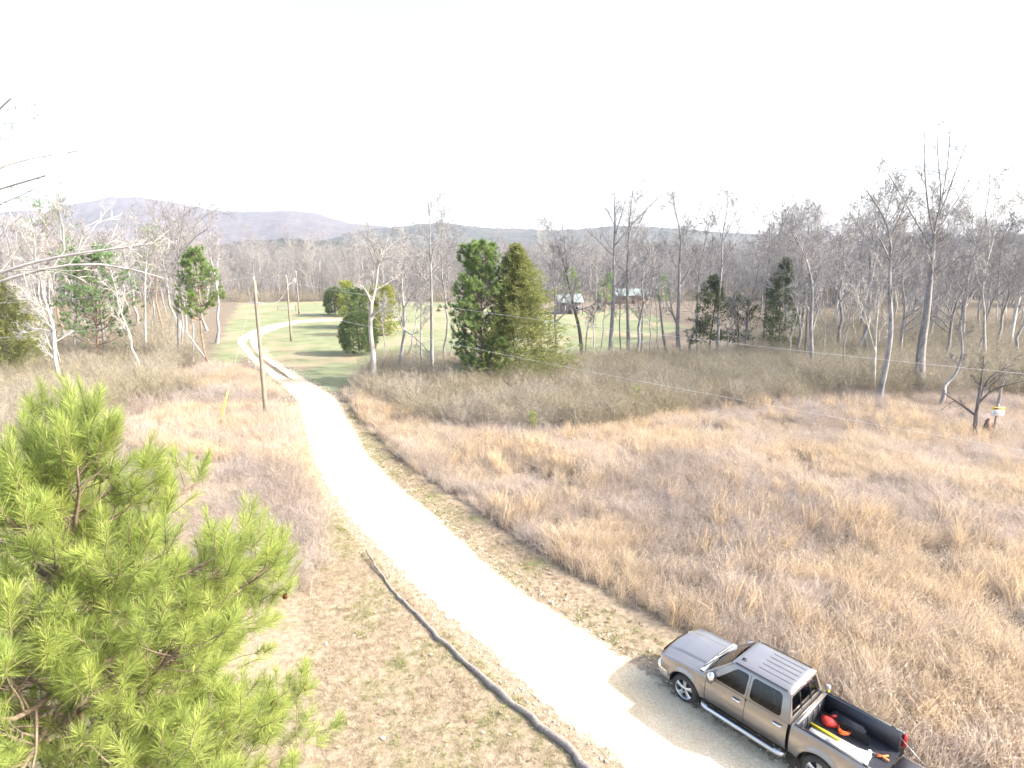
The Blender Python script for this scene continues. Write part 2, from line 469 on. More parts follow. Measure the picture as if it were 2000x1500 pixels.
n1 = noise_tex(n, l, pos, 0.35, 5); n2 = noise_tex(n, l, pos, 5, 6, 0.7); n3 = noise_tex(n, l, pos, 0.09, 4); n4 = noise_tex(n, l, pos, 40, 4, 0.7)
lit = ramp(n, [(0.3, (0.075, 0.06, 0.047)), (0.5, (0.165, 0.135, 0.102)), (0.72, (0.28, 0.235, 0.18))]); l.new(n2, lit.inputs['Fac'])
ver = ramp(n, [(0.3, (0.18, 0.138, 0.09)), (0.5, (0.29, 0.23, 0.16)), (0.7, (0.40, 0.325, 0.235))]); l.new(n2, ver.inputs['Fac'])
verg = mixc(n, l, smooth_n(n, l, n1, 0.55, 0.72), ver.outputs['Color'], (0.18, 0.175, 0.085))
law = ramp(n, [(0.3, (0.15, 0.17, 0.09)), (0.7, (0.225, 0.24, 0.14))]); l.new(n1, law.inputs['Fac'])
lawb = mixc(n, l, smooth_n(n, l, n3, 0.48, 0.62), law.outputs['Color'], (0.27, 0.225, 0.15))
fst = math_n(n, l, 'ADD', math_n(n, l, 'MULTIPLY', math_n(n, l, 'SUBTRACT', n1, 0.5), 0.9), sep.outputs[0])
c1 = mixc(n, l, smooth_n(n, l, math_n(n, l, 'ADD', math_n(n, l, 'MULTIPLY', math_n(n, l, 'SUBTRACT', n1, 0.5), 0.9), sep.outputs[1]), 0.35, 0.65), lit.outputs['Color'], verg)
c2 = mixc(n, l, smooth_n(n, l, fst, 0.3, 0.7), c1, lawb)
c3 = mixc(n, l, sep.outputs[2], c2, (0.25, 0.195, 0.135))
c4 = mixc(n, l, 0.35, c3, mixc(n, l, 1.0, c3, ramp(n, [(0.3, (0.4, 0.4, 0.4)), (0.7, (1.5, 1.5, 1.5))]).outputs['Color'], 'MULTIPLY'))
for nd in n:
    if nd.type == 'VALTORGB' and not nd.inputs['Fac'].links: l.new(n4, nd.inputs['Fac'])
l.new(c4, b.inputs['Base Color']); b.inputs['Roughness'].default_value = 1.0; b.inputs['Specular IOR Level'].default_value = 0.05
bp = n.new('ShaderNodeBump'); bp.inputs['Strength'].default_value = 0.7; bp.inputs['Distance'].default_value = 0.06
l.new(math_n(n, l, 'ADD', n2, math_n(n, l, 'MULTIPLY', n4, 0.5)), bp.inputs['Height']); l.new(bp.outputs['Normal'], b.inputs['Normal'])
M['ground'] = m
nx, ny = len(gx), len(gy)
i = (np.arange(nx - 1)[:, None] * ny + np.arange(ny - 1)[None]).ravel()
me = mesh_np('ground', np.column_stack([P2, Z]), [np.stack([i, i + ny, i + ny + 1, i + 1], 1)], M['ground'], True, {'zone': ('FLOAT_COLOR', zone.astype(np.float32))})
tag(link('ground', me), 'brown and green winter ground of lawn, verge and leaf litter', 'ground', kind='structure')

# ------------------------------------------------------------------ hills
def hill_mat(name, cols):
    m, n, l, b = new_mat(name)
    geo = n.new('ShaderNodeNewGeometry')
    f = noise_tex(n, l, geo.outputs['Position'], 0.02, 9, 0.75)
    f2 = noise_tex(n, l, geo.outputs['Position'], 0.0035, 3)
    r = ramp(n, cols); l.new(math_n(n, l, 'ADD', math_n(n, l, 'MULTIPLY', f, 0.75), math_n(n, l, 'MULTIPLY', f2, 0.25)), r.inputs['Fac'])
    l.new(r.outputs['Color'], b.inputs['Base Color']); b.inputs['Roughness'].default_value = 1; b.inputs['Specular IOR Level'].default_value = 0
    return m
M['hill_wood'] = hill_mat('hill_wood', [(0.36, (0.03, 0.036, 0.034)), (0.46, (0.065, 0.056, 0.058)), (0.62, (0.115, 0.098, 0.098))])
M['hill_pine'] = hill_mat('hill_pine', [(0.36, (0.016, 0.028, 0.024)), (0.48, (0.045, 0.05, 0.042)), (0.64, (0.10, 0.09, 0.08))])
def ridge(name, prof, D, depth, mat, label, rough, seed):
    prof = np.array(prof, float)
    us = np.arange(prof[0, 0], prof[-1, 0] + 1, 6.0)
    vs = np.interp(us, prof[:, 0], prof[:, 1])
    k = np.hanning(9); k /= k.sum()
    vs = np.convolve(np.pad(vs, 4, 'edge'), k, 'valid')
    top = np.array([at_y(u, v, D) for u, v in zip(us, vs)])
    rows = []
    for t in np.linspace(-1, 1, 21):
        r = top.copy()
        fall = np.cos(t * math.pi / 2) ** 1.4
        r[:, 1] = D + t * depth
        r[:, 0] = top[:, 0] * (1 + t * depth / D * (0.9 if t < 0 else 0.4))
        bumps = (fnoise(r[:, 0] / 170, r[:, 1] / 170, seed) - 0.5) * 0.35 * (1 - fall) * fall * 2.5
        r[:, 2] = top[:, 2] * np.clip(fall + bumps, 0, 1) + (np.random.RandomState(seed + int(t * 50) + 60).rand(len(us))) * rough * (fall > 0.05)
        if t in (-1, 1): r[:, 2] = -0.6
        rows.append(r)
    mb = MB().grid(np.array(rows))
    o = mb.build(name, mat, smooth=True, fixn=True)
    return tag(o, label, 'hill', kind='structure')
ridge('hill', [(-700,430),(-250,425),(0,418),(60,414),(95,419),(150,402),(210,391),(275,388),(340,399),(430,416),(520,417),(570,414),(620,420),(680,438),(760,446),(860,448),(1000,455)], 2600, 1100, M['hill_wood'], 'purple grey wooded hill with a rounded top behind the left trees', 4.5, 5)
ridge('hill', [(640,470),(720,450),(800,443),(850,437),(900,441),(950,448),(1010,449),(1080,452),(1150,449),(1190,443),(1260,446),(1330,449),(1420,457),(1540,461),(1700,463),(1900,462),(2300,458),(2700,462)], 1900, 700, M['hill_pine'], 'low dark wooded ridge along the skyline behind the far trees', 4.0, 9)
ridge('hill', [(380,492),(470,474),(560,470),(640,474),(720,480),(800,482),(900,486)], 900, 200, M['hill_pine'], 'low belt of dark pines beyond the far tan field', 4.0, 13)

# ------------------------------------------------------------------ trees
def grow(rng, P, R, m, t0, t1, ang, lf, rf, n, up, wob, rmin=0.004, taper=0.3, shape=0.55):
    B, k, _ = P.shape
    L = np.linalg.norm(np.diff(P, axis=1), axis=2).sum(1)
    t = t0 + (t1 - t0) * (np.arange(m)[None] + rng.rand(B, m)) / m
    x = t * (k - 1); i = np.clip(np.floor(x).astype(int), 0, k - 2); fr = (x - i)[..., None]
    bi = np.arange(B)[:, None]
    p0, p1 = P[bi, i], P[bi, i + 1]
    pos = p0 * (1 - fr) + p1 * fr
    tan = norm(p1 - p0)
    rad = R[bi, i] * (1 - fr[..., 0]) + R[bi, i + 1] * fr[..., 0]
    rv = rng.normal(size=tan.shape)
    perp = norm(rv - (rv * tan).sum(-1, keepdims=True) * tan)
    a = np.radians(ang * (0.65 + 0.7 * rng.rand(B, m)))[..., None]
    d = norm(tan * np.cos(a) + perp * np.sin(a)).reshape(-1, 3)
    ln = (L[:, None] * lf * (1 - shape * t) * (0.65 + 0.65 * rng.rand(B, m))).reshape(-1)
    r0 = np.maximum(rad * rf * (0.75 + 0.4 * rng.rand(B, m)), rmin).reshape(-1)
    pts = [pos.reshape(-1, 3)]
    for s_ in range(n - 1):
        d = d + rng.normal(size=d.shape) * wob
        d[:, 2] += up
        d = norm(d)
        pts.append(pts[-1] + d * (ln / (n - 1))[:, None])
    Pn = np.stack(pts, 1)
    Rn = r0[:, None] * np.linspace(1, taper, n)[None]
    return Pn, Rn
def tree_crown(rng, limbsP, limbsR, density=1.0, twig=0.012, fine=True, scale=1.0):
    """limbs (list of (B, n, 3)) -> one crown mesh builder with limbs, branches, twigs"""
    mb = MB()
    for P, R in zip(limbsP, limbsR):
        mb.add(*batch_tubes(P, R, 5))
        m2 = max(3, int(round(6 * density)))
        P2_, R2_ = grow(rng, P, R, m2, 0.2, 1.0, 42, 0.52, 0.6, 5, 0.06, 0.17, 0.022, 0.45)
        mb.add(*batch_tubes(P2_, R2_, 3))
        P3_, R3_ = grow(rng, P2_, R2_, max(3, int(round(5 * density))), 0.15, 1.0, 42, 0.58, 0.6, 4, 0.05, 0.2, twig, 0.5)
        mb.add(*batch_tubes(P3_, R3_, 3))
        if fine:
            P4_, R4_ = grow(rng, P3_, R3_, 6, 0.15, 1.0, 40, 0.8, 0.6, 3, 0.04, 0.2, twig * 0.7, 0.6)
            mb.add(*ribbons(P4_, R4_ * 2.4, rng))
    return mb
def bare_proto(seed, height, r0, crown_from=0.35, lean=0.04, limbs=11, ang=42, density=1.0, fine=True, limb_len=0.42):
    """trunk mesh and crown mesh with the base at the origin"""
    rng = np.random.RandomState(seed)
    n_ = 11
    z = np.linspace(0, 1, n_)
    w_ = np.cumsum(rng.normal(size=(n_, 2)) * 0.011, axis=0) * height
    w_ -= w_[0]
    tr = np.column_stack([w_[:, 0] + z * height * rng.normal() * lean, w_[:, 1] + z * height * rng.normal() * lean, z * height])
    rr = r0 * (1 - 0.88 * z ** 0.9); rr[0] *= 1.35
    tm = MB().add(*batch_tubes(tr[None], rr[None], 7))
    P, R = grow(rng, tr[None], rr[None], limbs, crown_from, 0.97, ang, limb_len, 0.62, 7, 0.10, 0.13, 0.02, shape=0.62)
    tp = tr[-3:][None]; tR = rr[-3:][None]
    top = interp_path(tr[-3:], 7)[None]; topR = np.linspace(rr[-3], rr[-1], 7)[None]
    cm = tree_crown(rng, [np.concatenate([P, top])], [np.concatenate([R, topR])], density, fine=fine)
    return tm, cm
BARE = []
for k in range(9):
    rs = random.Random(100 + k)
    tm, cm = bare_proto(40 + k, rs.uniform(15, 19), rs.uniform(0.13, 0.25), rs.uniform(0.2, 0.45), limbs=rs.choice([11, 13, 15]), ang=rs.uniform(32, 52), density=1.1)
    pale = k % 3 == 0
    BARE.append((tm.mesh('trunk', M['bark_pale' if pale else 'bark_grey'], True, False), cm.mesh('crown', M['twig_pale' if pale else 'twig'], False, False)))
THIN = []
for k in range(5):
    rs = random.Random(300 + k)
    tm, cm = bare_proto(80 + k, rs.uniform(8, 11), rs.uniform(0.06, 0.1), rs.uniform(0.25, 0.45), lean=0.1, limbs=9, ang=36, density=0.8, limb_len=0.4)
    THIN.append((tm.mesh('trunk', M['bark_pale' if k % 2 else 'bark_grey'], True, False), cm.mesh('crown', M['twig_pale' if k % 2 else 'twig'], False, False)))
ROW_U = [752, 800, 868, 880, 1062, 1085, 1158, 1172, 1243, 1272, 1288, 1345, 1362, 1420, 1455, 1475, 1535, 1552, 1612, 1640, 1668]
def put_tree(kind, x, y, rz, sc, label, group, name='bare_tree', cat='tree'):
    tm, cm = kind
    e_ = empty(name, (x, y, 0), rz)
    e_.scale = (sc, sc, sc * random.uniform(0.92, 1.08))
    link('trunk', tm, e_); link('crown', cm, e_)
    return tag(e_, label, cat, group)

def hero(path, limbs, r0, label, bark='bark_grey', twig='twig', seed=0, name='bare_tree', n_limbs=10, crown_from=0.4, dens=1.15, limb_len=0.30, Y=None, cat='tree', up=0.08, ang=42, fine=True):
    rng = np.random.RandomState(1000 + seed)
    base = at(*path[0]) if Y is None else at_y(*path[0], Y)
    Yb = base[1]
    w = [base] + [at_y(u, v, Yb) + np.array([0, rng.normal() * 0.25, 0]) for u, v in path[1:]]
    tr = interp_path(w, max(10, 3 * len(w)))
    ez = np.array([base[0], base[1], 0.0 if Y is None else base[2]])
    tr = tr - ez
    if Y is None: tr[0, 2] = -0.05
    rr = r0 * (1 - 0.80 * np.linspace(0, 1, len(tr))); rr[0] *= 1.3
    e_ = empty(name, ez)
    tm = MB().add(*batch_tubes(tr[None], rr[None], 9))
    tm.build('trunk', M[bark], e_, True, False)
    LP, LR = [], []
    for j, lb in enumerate(limbs):
        q = [at_y(u, v, Yb) - ez for u, v in lb]
        i0 = np.argmin(np.linalg.norm(tr - q[0], axis=1))
        q[0] = tr[i0]
        dy = rng.normal() * 0.22 * np.linalg.norm(q[-1] - q[0])
        q = [p + np.array([0, dy * a_, 0]) for p, a_ in zip(q, np.linspace(0, 1, len(q)))]
        LP.append(interp_path(q, 9)[None]); LR.append(np.linspace(rr[i0] * 0.72, max(0.028, rr[i0] * 0.2), 9)[None])
    if n_limbs:
        P, R = grow(rng, tr[None], rr[None], n_limbs, crown_from, 0.98, ang, limb_len, 0.5, 9, up, 0.12, 0.02, shape=0.5)
        LP.append(P); LR.append(R)
    top = interp_path(tr[-4:], 9)[None]
    LP.append(top); LR.append(np.linspace(rr[-4], rr[-1] * 0.5, 9)[None])
    if LP:
        cm = tree_crown(rng, LP, LR, dens, fine=fine)
        cm.build('crown', M[twig], e_, False, False)
    return tag(e_, label, cat)

HEROES = [
 (dict(path=[(122,768),(112,700),(98,640),(84,580),(76,515),(45,460),(15,425)], limbs=[[(76,515),(72,455),(62,410)],[(100,650),(60,640),(20,655)]], r0=0.19, label='slender white barked tree leaning away from the drive beside the olive cedar', bark='bark_pale', twig='twig_pale', crown_from=0.15, n_limbs=14, limb_len=0.22)),
 (dict(path=[(352,705),(351,640),(352,560),(351,500),(352,470)], limbs=[[(352,505),(338,440),(312,380)],[(352,490),(360,430),(350,365)],[(352,480),(385,425),(425,398)],[(352,500),(395,462),(432,450)],[(352,515),(325,450),(285,405)],[(352,495),(372,420),(385,375)]], r0=0.24, label='bare tree with a fan of arching boughs beside the slim pine', n_limbs=7, crown_from=0.35)),
 (dict(path=[(377,707),(374,640),(366,560),(363,515)], limbs=[], r0=0.10, label='thin straight bare tree between the fan tree and the slim pine', n_limbs=8)),
 (dict(path=[(141,705),(143,640),(150,560),(141,470)], limbs=[[(143,620),(170,590),(205,580)]], r0=0.14, label='pale bare tree in front of the bluish green pine', bark='bark_pale', twig='twig_pale')),
 (dict(path=[(284,700),(285,620),(287,540),(290,470),(296,440)], limbs=[[(287,545),(262,490),(230,470)],[(290,490),(310,450),(330,430)]], r0=0.17, label='pale bare tree behind the bluish green pine', bark='bark_pale', twig='twig_pale')),
 (dict(path=[(730,757),(729,700),(722,650),(724,600),(733,560),(737,520),(746,485)], limbs=[[(724,600),(716,562),(704,553)],[(737,525),(722,478),(686,452)],[(737,520),(752,478),(764,440)],[(735,505),(722,462),(712,432)],[(731,572),(756,553),(779,533)],[(742,500),(770,470),(800,455)]], r0=0.30, label='white topped sycamore with crooked boughs where the drive leaves the thicket', bark='bark_pale', twig='twig_pale', n_limbs=7, limb_len=0.26)),
 (dict(path=[(776,737),(784,690),(790,640),(786,590),(784,550),(790,505)], limbs=[[(790,640),(777,600),(779,570)],[(787,600),(810,570),(840,545)],[(786,650),(815,660),(845,690)]], r0=0.22, label='crooked grey tree just behind the white topped sycamore')),
 (dict(path=[(826,724),(822,680),(822,600),(826,545)], limbs=[], r0=0.14, label='thin grey tree beside the pine, left of the straighter trunk')),
 (dict(path=[(844,728),(843,660),(843,580),(841,510),(840,440),(836,395)], limbs=[[(842,540),(870,500),(890,480)],[(842,560),(812,530),(795,510)]], r0=0.22, label='tall straight grey tree next to the big pine')),
 (dict(path=[(1137,694),(1132,640),(1120,600),(1112,560),(1103,520),(1090,480)], limbs=[[(1112,560),(1106,500),(1098,432)],[(1122,612),(1150,600),(1172,588)]], r0=0.26, label='dark leaning tree in front of the small cabin', bark='bark_dark', twig='twig')),
 (dict(path=[(1143,694),(1146,640),(1152,618),(1182,592)], limbs=[], r0=0.10, label='thin crooked sapling beside the dark leaning tree')),
 (dict(path=[(1191,698),(1196,640),(1198,560),(1198,500),(1202,450),(1200,385)], limbs=[[(1198,505),(1160,462),(1136,440)],[(1199,485),(1236,435),(1282,388)],[(1202,450),(1188,412),(1172,394)],[(1199,470),(1215,420),(1226,375)]], r0=0.30, label='tall straight bare tree with a wide forked top between the two roofs', n_limbs=6)),
 (dict(path=[(1213,696),(1210,640),(1211,590),(1218,540)], limbs=[], r0=0.09, label='thin dark stem between two tall straight bare trees', bark='bark_dark')),
 (dict(path=[(1227,696),(1226,640),(1226,560),(1226,480),(1229,430),(1236,372)], limbs=[[(1226,528),(1262,505),(1292,478)],[(1228,470),(1252,430),(1264,400)]], r0=0.26, label='straight bare tree in front of the long green roof')),
 (dict(path=[(1253,702),(1255,640),(1256,600),(1263,550)], limbs=[[(1254,640),(1240,612),(1225,595)]], r0=0.17, label='short forked grey tree beyond the long green roof')),
 (dict(path=[(1303,697),(1296,660),(1290,600),(1285,540),(1274,500),(1252,470)], limbs=[], r0=0.18, label='grey tree curving over at the top beside the double stemmed tree')),
 (dict(path=[(1327,697),(1324,650),(1325,580),(1328,500),(1330,460),(1322,430),(1317,372)], limbs=[[(1326,640),(1312,610),(1306,560)],[(1330,480),(1346,448),(1364,415)]], r0=0.28, label='double stemmed bare tree with a tall thin leader')),
 (dict(path=[(1397,702),(1402,660),(1404,600),(1408,520),(1410,460),(1421,400),(1421,372)], limbs=[[(1408,480),(1425,440),(1432,415)]], r0=0.2, label='tall bare tree rising out of the dark cedar')),
 (dict(path=[(1490,692),(1493,600),(1500,520),(1505,425)], limbs=[], r0=0.17, label='straight bare tree beside the taller dark cedar')),
 (dict(path=[(1583,738),(1585,690),(1582,640),(1588,560),(1576,500),(1545,452)], limbs=[[(1585,645),(1610,590),(1622,560)]], r0=0.24, label='mottled grey tree at the end of the olive thicket')),
 (dict(path=[(1572,712),(1570,660),(1578,600),(1584,540)], limbs=[], r0=0.16, label='dark stem just behind the mottled grey tree', bark='bark_dark')),
 (dict(path=[(1707,772),(1712,690),(1715,610),(1726,560),(1736,530)], limbs=[[(1710,690),(1692,640),(1678,580),(1635,558)],[(1712,660),(1728,640),(1735,615)]], r0=0.13, label='thin cream coloured tree with a crooked bough', bark='bark_pale', twig='twig_pale')),
 (dict(path=[(1716,782),(1732,720),(1738,640),(1742,560),(1742,470),(1724,420),(1690,372)], limbs=[[(1742,475),(1754,420),(1768,378)],[(1741,500),(1710,460),(1682,440)],[(1742,530),(1775,500),(1790,470)]], r0=0.25, label='grey tree leaning at its foot beside the cream coloured tree')),
 (dict(path=[(1797,768),(1802,690),(1808,600),(1820,520),(1826,440)], limbs=[[(1826,470),(1806,400),(1795,320),(1793,247)],[(1826,445),(1832,390),(1812,300),(1806,250)],[(1828,440),(1840,390),(1852,320),(1856,255)],[(1826,450),(1850,380),(1876,300),(1898,246)],[(1826,470),(1870,415),(1915,370),(1964,318)],[(1824,490),(1785,415),(1746,335)],[(1822,530),(1850,520),(1880,490)]], r0=0.46, label='tallest bare tree with thick grey trunk and high spreading boughs', n_limbs=5, crown_from=0.6)),
 (dict(path=[(1834,794),(1838,765),(1850,752),(1870,740),(1877,690),(1884,625)], limbs=[], r0=0.17, label='small tree with a sharply bent foot beside the tallest tree', n_limbs=5)),
 (dict(path=[(1905,855),(1905,820),(1908,792),(1917,750),(1928,700)], limbs=[[(1908,795),(1924,762),(1960,745),(2010,733)],[(1909,790),(1930,742),(1960,722),(1995,714)],[(1904,812),(1880,790),(1850,770)]], r0=0.17, label='small dark forked tree beside the yellow and white sign', bark='bark_dark', twig='bark_dark', n_limbs=4, dens=0.7)),
 (dict(path=[(1947,805),(1951,770),(1962,732)], limbs=[], r0=0.15, label='short grey leaning snag behind the yellow and white sign', n_limbs=0, dens=0.5)),
]
for i_, h_ in enumerate(HEROES):
    hero(seed=i_ * 7 + 3, **h_)
# the near tree whose boughs reach in from beyond the frame
hero([(-170,1137),(-165,900),(-150,600),(-130,420),(-120,260)], [[(-152,590),(-60,556),(0,534),(120,500),(240,487),(312,478)],[(-140,480),(-60,390),(20,370),(110,347)],[(-135,440),(-60,330),(20,300),(100,282)],[(-130,420),(-70,300),(-20,250),(45,200)],[(-150,570),(0,545),(150,505),(240,520),(300,545)]],
     0.22, 'pale boughs of a near bare tree reaching in over the wires', 'bark_pale', 'twig_pale', seed=77, n_limbs=4, crown_from=0.5, Y=21.0, dens=0.6, limb_len=0.2)

# fallen stem leaning on the slim pine
def stem(pxs, r, label, bark, name, zs=None):
    w = [at(*q) if z is None else at_y(q[0], q[1], at(*pxs[0])[1]) for q, z in zip(pxs, zs or [None] * len(pxs))]
    pts = interp_path(w, 10)
    o = MB().tube(pts - w[0], np.linspace(r, r * 0.5, 10), 7).build(name, M[bark], None, True, loc=tuple(w[0]))
    return tag(o, label, 'log')
stem([(414,714),(390,685),(362,646)], 0.14, 'dead stem leaning from the foot of the slim pine', 'bark_grey', 'dead_tree', [None, 1, 1])

# evergreens
def conifer_foliage(rng, height, radius, n, base=0.05, profile=None, L=0.45, W=0.10, per=8, lump=0.35, seed=0, upturn=0.5, fill=0.45):
    t = rng.rand(n) ** 0.85
    prof = profile or (lambda t: (1 - t) ** 0.8)
    az = rng.rand(n) * 2 * math.pi
    lumps = 1 - lump + lump * 1.6 * fnoise(az * 1.6 + 9, t * 9, seed + 5, 3)
    rr = radius * prof(t) * lumps * (fill + (1 - fill) * rng.rand(n) ** 0.5)
    p = np.stack([rr * np.cos(az), rr * np.sin(az), height * (base + (1 - base) * t)], 1)
    out = np.stack([np.cos(az), np.sin(az), np.full(n, upturn)], 1)
    p = np.repeat(p, per, 0) + rng.normal(size=(n * per, 3)) * L * 0.28
    d = norm(np.repeat(out, per, 0) + rng.normal(size=(n * per, 3)) * 0.55)
    ln = L * (0.6 + 0.8 * rng.rand(n * per))
    V, F = blades(p, d, ln, W * (0.7 + 0.6 * rng.rand(n * per)), rng)
    tint = np.repeat(np.clip(np.repeat(rng.rand(n), per) * 0.6 + rng.rand(n * per) * 0.4, 0, 1), 3)
    return V, F, tint
def branch_foliage(rng, height, radius, nb, base, profile, L, W, per=7, along=13, droop=0.0):
    t = rng.rand(nb) ** 0.9
    az = rng.rand(nb) * 2 * math.pi
    ln = radius * profile(t) * rng.uniform(0.6, 1.22, nb)
    out = np.stack([np.cos(az), np.sin(az), 0.35 + 0.5 * t - droop + rng.normal(size=nb) * 0.12], 1)
    s = 0.25 + 0.75 * rng.rand(nb, along) ** 0.7
    p = np.column_stack([np.zeros(nb), np.zeros(nb), height * (base + (1 - base) * t) - 0.2 * ln])[:, None] + out[:, None] * (s * ln[:, None])[..., None]
    p = p + rng.normal(size=p.shape) * (0.10 * ln[:, None, None] + 0.06)
    n = nb * along
    p = np.repeat(p.reshape(n, 3), per, 0) + rng.normal(size=(n * per, 3)) * L * 0.3
    d = norm(np.repeat(np.repeat(out, along, 0), per, 0) + rng.normal(size=(n * per, 3)) * 0.6)
    V, F = blades(p, d, L * (0.6 + 0.8 * rng.rand(n * per)), W * (0.7 + 0.6 * rng.rand(n * per)), rng)
    br = np.repeat(np.repeat(rng.rand(nb), along), per)
    tint = np.repeat(np.clip(br * 0.5 + rng.rand(n * per) * 0.35 + np.repeat(s.reshape(-1), per) * 0.15, 0, 1), 3)
    return V, F, tint
def evergreen(name, u, v, top_v, rad_px, mat, label, seed, n=900, cat='tree', group=None, profile=None, bark='bark_dark', trunk_r=0.14, base=0.06, L=0.45, W=0.10, lump=0.4, per=8, upturn=0.5, skew=None, fill=0.45, limbs=20, nb=0, droop=0.0):
    rng = np.random.RandomState(seed)
    p = at(u, v); h = at_y(u, top_v, p[1])[2]; r = rad_px * p[1] / FPX
    e_ = empty(name, tuple(p))
    z = np.linspace(0, h * 0.93, 10)
    tr = np.column_stack([np.cumsum(rng.normal(size=10) * 0.01 * h), np.cumsum(rng.normal(size=10) * 0.01 * h), z]); tr[:, :2] -= tr[0, :2]
    rr = trunk_r * (1 - 0.9 * z / h)
    tm = MB().add(*batch_tubes(tr[None], rr[None], 7))
    if limbs:
        P, R = grow(rng, tr[None], rr[None], limbs, base + 0.05, 0.9, 70, r / h * 1.1, 0.4, 4, 0.05, 0.12, 0.012, shape=0.8)
        tm.add(*batch_tubes(P, R, 3))
    tm.build('trunk', M[bark], e_, True, False)
    V, F, ti = branch_foliage(rng, h, r, nb, base, profile, L, W, droop=droop) if nb else conifer_foliage(rng, h, r, n, base, profile, L, W, per, lump, seed, upturn, fill)
    if skew is not None:
        k = 1 - V[:, 2] / h
        V[:, 0] += skew * k * np.clip(V[:, 0], 0, None) / r
    MB().add(V, F, ti).build('crown', M[mat], e_, False, False, tint=True)
    return tag(e_, label, cat, group)
egg = lambda t: np.sqrt(np.clip(1 - (1.75 * t - 0.75) ** 2 * np.where(t < 0.43, 0.75, 1.0), 0, 1))
cone_ = lambda t: (1 - t) ** 0.75 * (0.75 + 0.25 * np.minimum(1, t / 0.12))
pinep = lambda t: np.sin(np.clip(t * 0.86 + 0.14, 0, 1) * math.pi) ** 0.7
colm = lambda t: (1 - t ** 2.2) * 0.9 + 0.05
evergreen('cedar_tree', 30, 738, 548, 62, 'cedar_olive', 'olive green cedar at the edge of the photograph beside the white barked tree', 11, nb=230, profile=colm, L=0.34, W=0.08)
evergreen('cedar_tree', 1008, 752, 482, 100, 'cedar_olive', 'big olive cedar with drooping lower sprays beside the bright pine', 12, nb=520, profile=lambda t: (1 - t) ** 0.8 * (0.8 + 0.2 * np.minimum(1, t / 0.1)), L=0.36, W=0.075, skew=2.2, droop=0.15)
evergreen('cedar_tree', 1383, 700, 543, 42, 'cedar_dark', 'small dark cedar nearer the double stemmed tree', 13, nb=75, profile=colm, L=0.36, W=0.08, base=0.2)
evergreen('cedar_tree', 1517, 702, 508, 50, 'cedar_dark', 'taller dark cedar at the back of the olive thicket', 14, nb=110, profile=cone_, L=0.38, W=0.08, base=0.12)
evergreen('cedar_tree', 1440, 695, 585, 40, 'cedar_dark', 'low ragged cedar between the two dark cedars', 15, nb=30, profile=egg, L=0.38, W=0.08, base=0.25)
evergreen('evergreen_shrub', 702, 692, 611, 38, 'shrub_green', 'dense dark egg shaped shrub, nearest of those on the lawn', 21, 2200, 'shrub', profile=egg, L=0.28, W=0.07, lump=0.12, upturn=0.8)
evergreen('evergreen_shrub', 750, 655, 563, 30, 'shrub_yellow', 'yellow green shrub behind the sycamore trunk', 22, nb=130, cat='shrub', profile=egg, L=0.35, W=0.09, lump=0.4)
evergreen('evergreen_shrub', 706, 640, 566, 38, 'shrub_green', 'broad grey green shrub behind the dense egg shaped shrub', 23, nb=170, cat='shrub', profile=egg, L=0.35, W=0.09, lump=0.3)
evergreen('evergreen_shrub', 682, 618, 554, 22, 'shrub_yellow', 'yellow topped shrub between the dark shrub and the grey green shrub', 24, nb=90, cat='shrub', profile=egg, L=0.4, W=0.1, lump=0.3)
evergreen('evergreen_shrub', 655, 615, 562, 21, 'shrub_green', 'rounded dark shrub nearest the far bend of the drive', 25, 1100, 'shrub', profile=egg, L=0.4, W=0.1, lump=0.2)

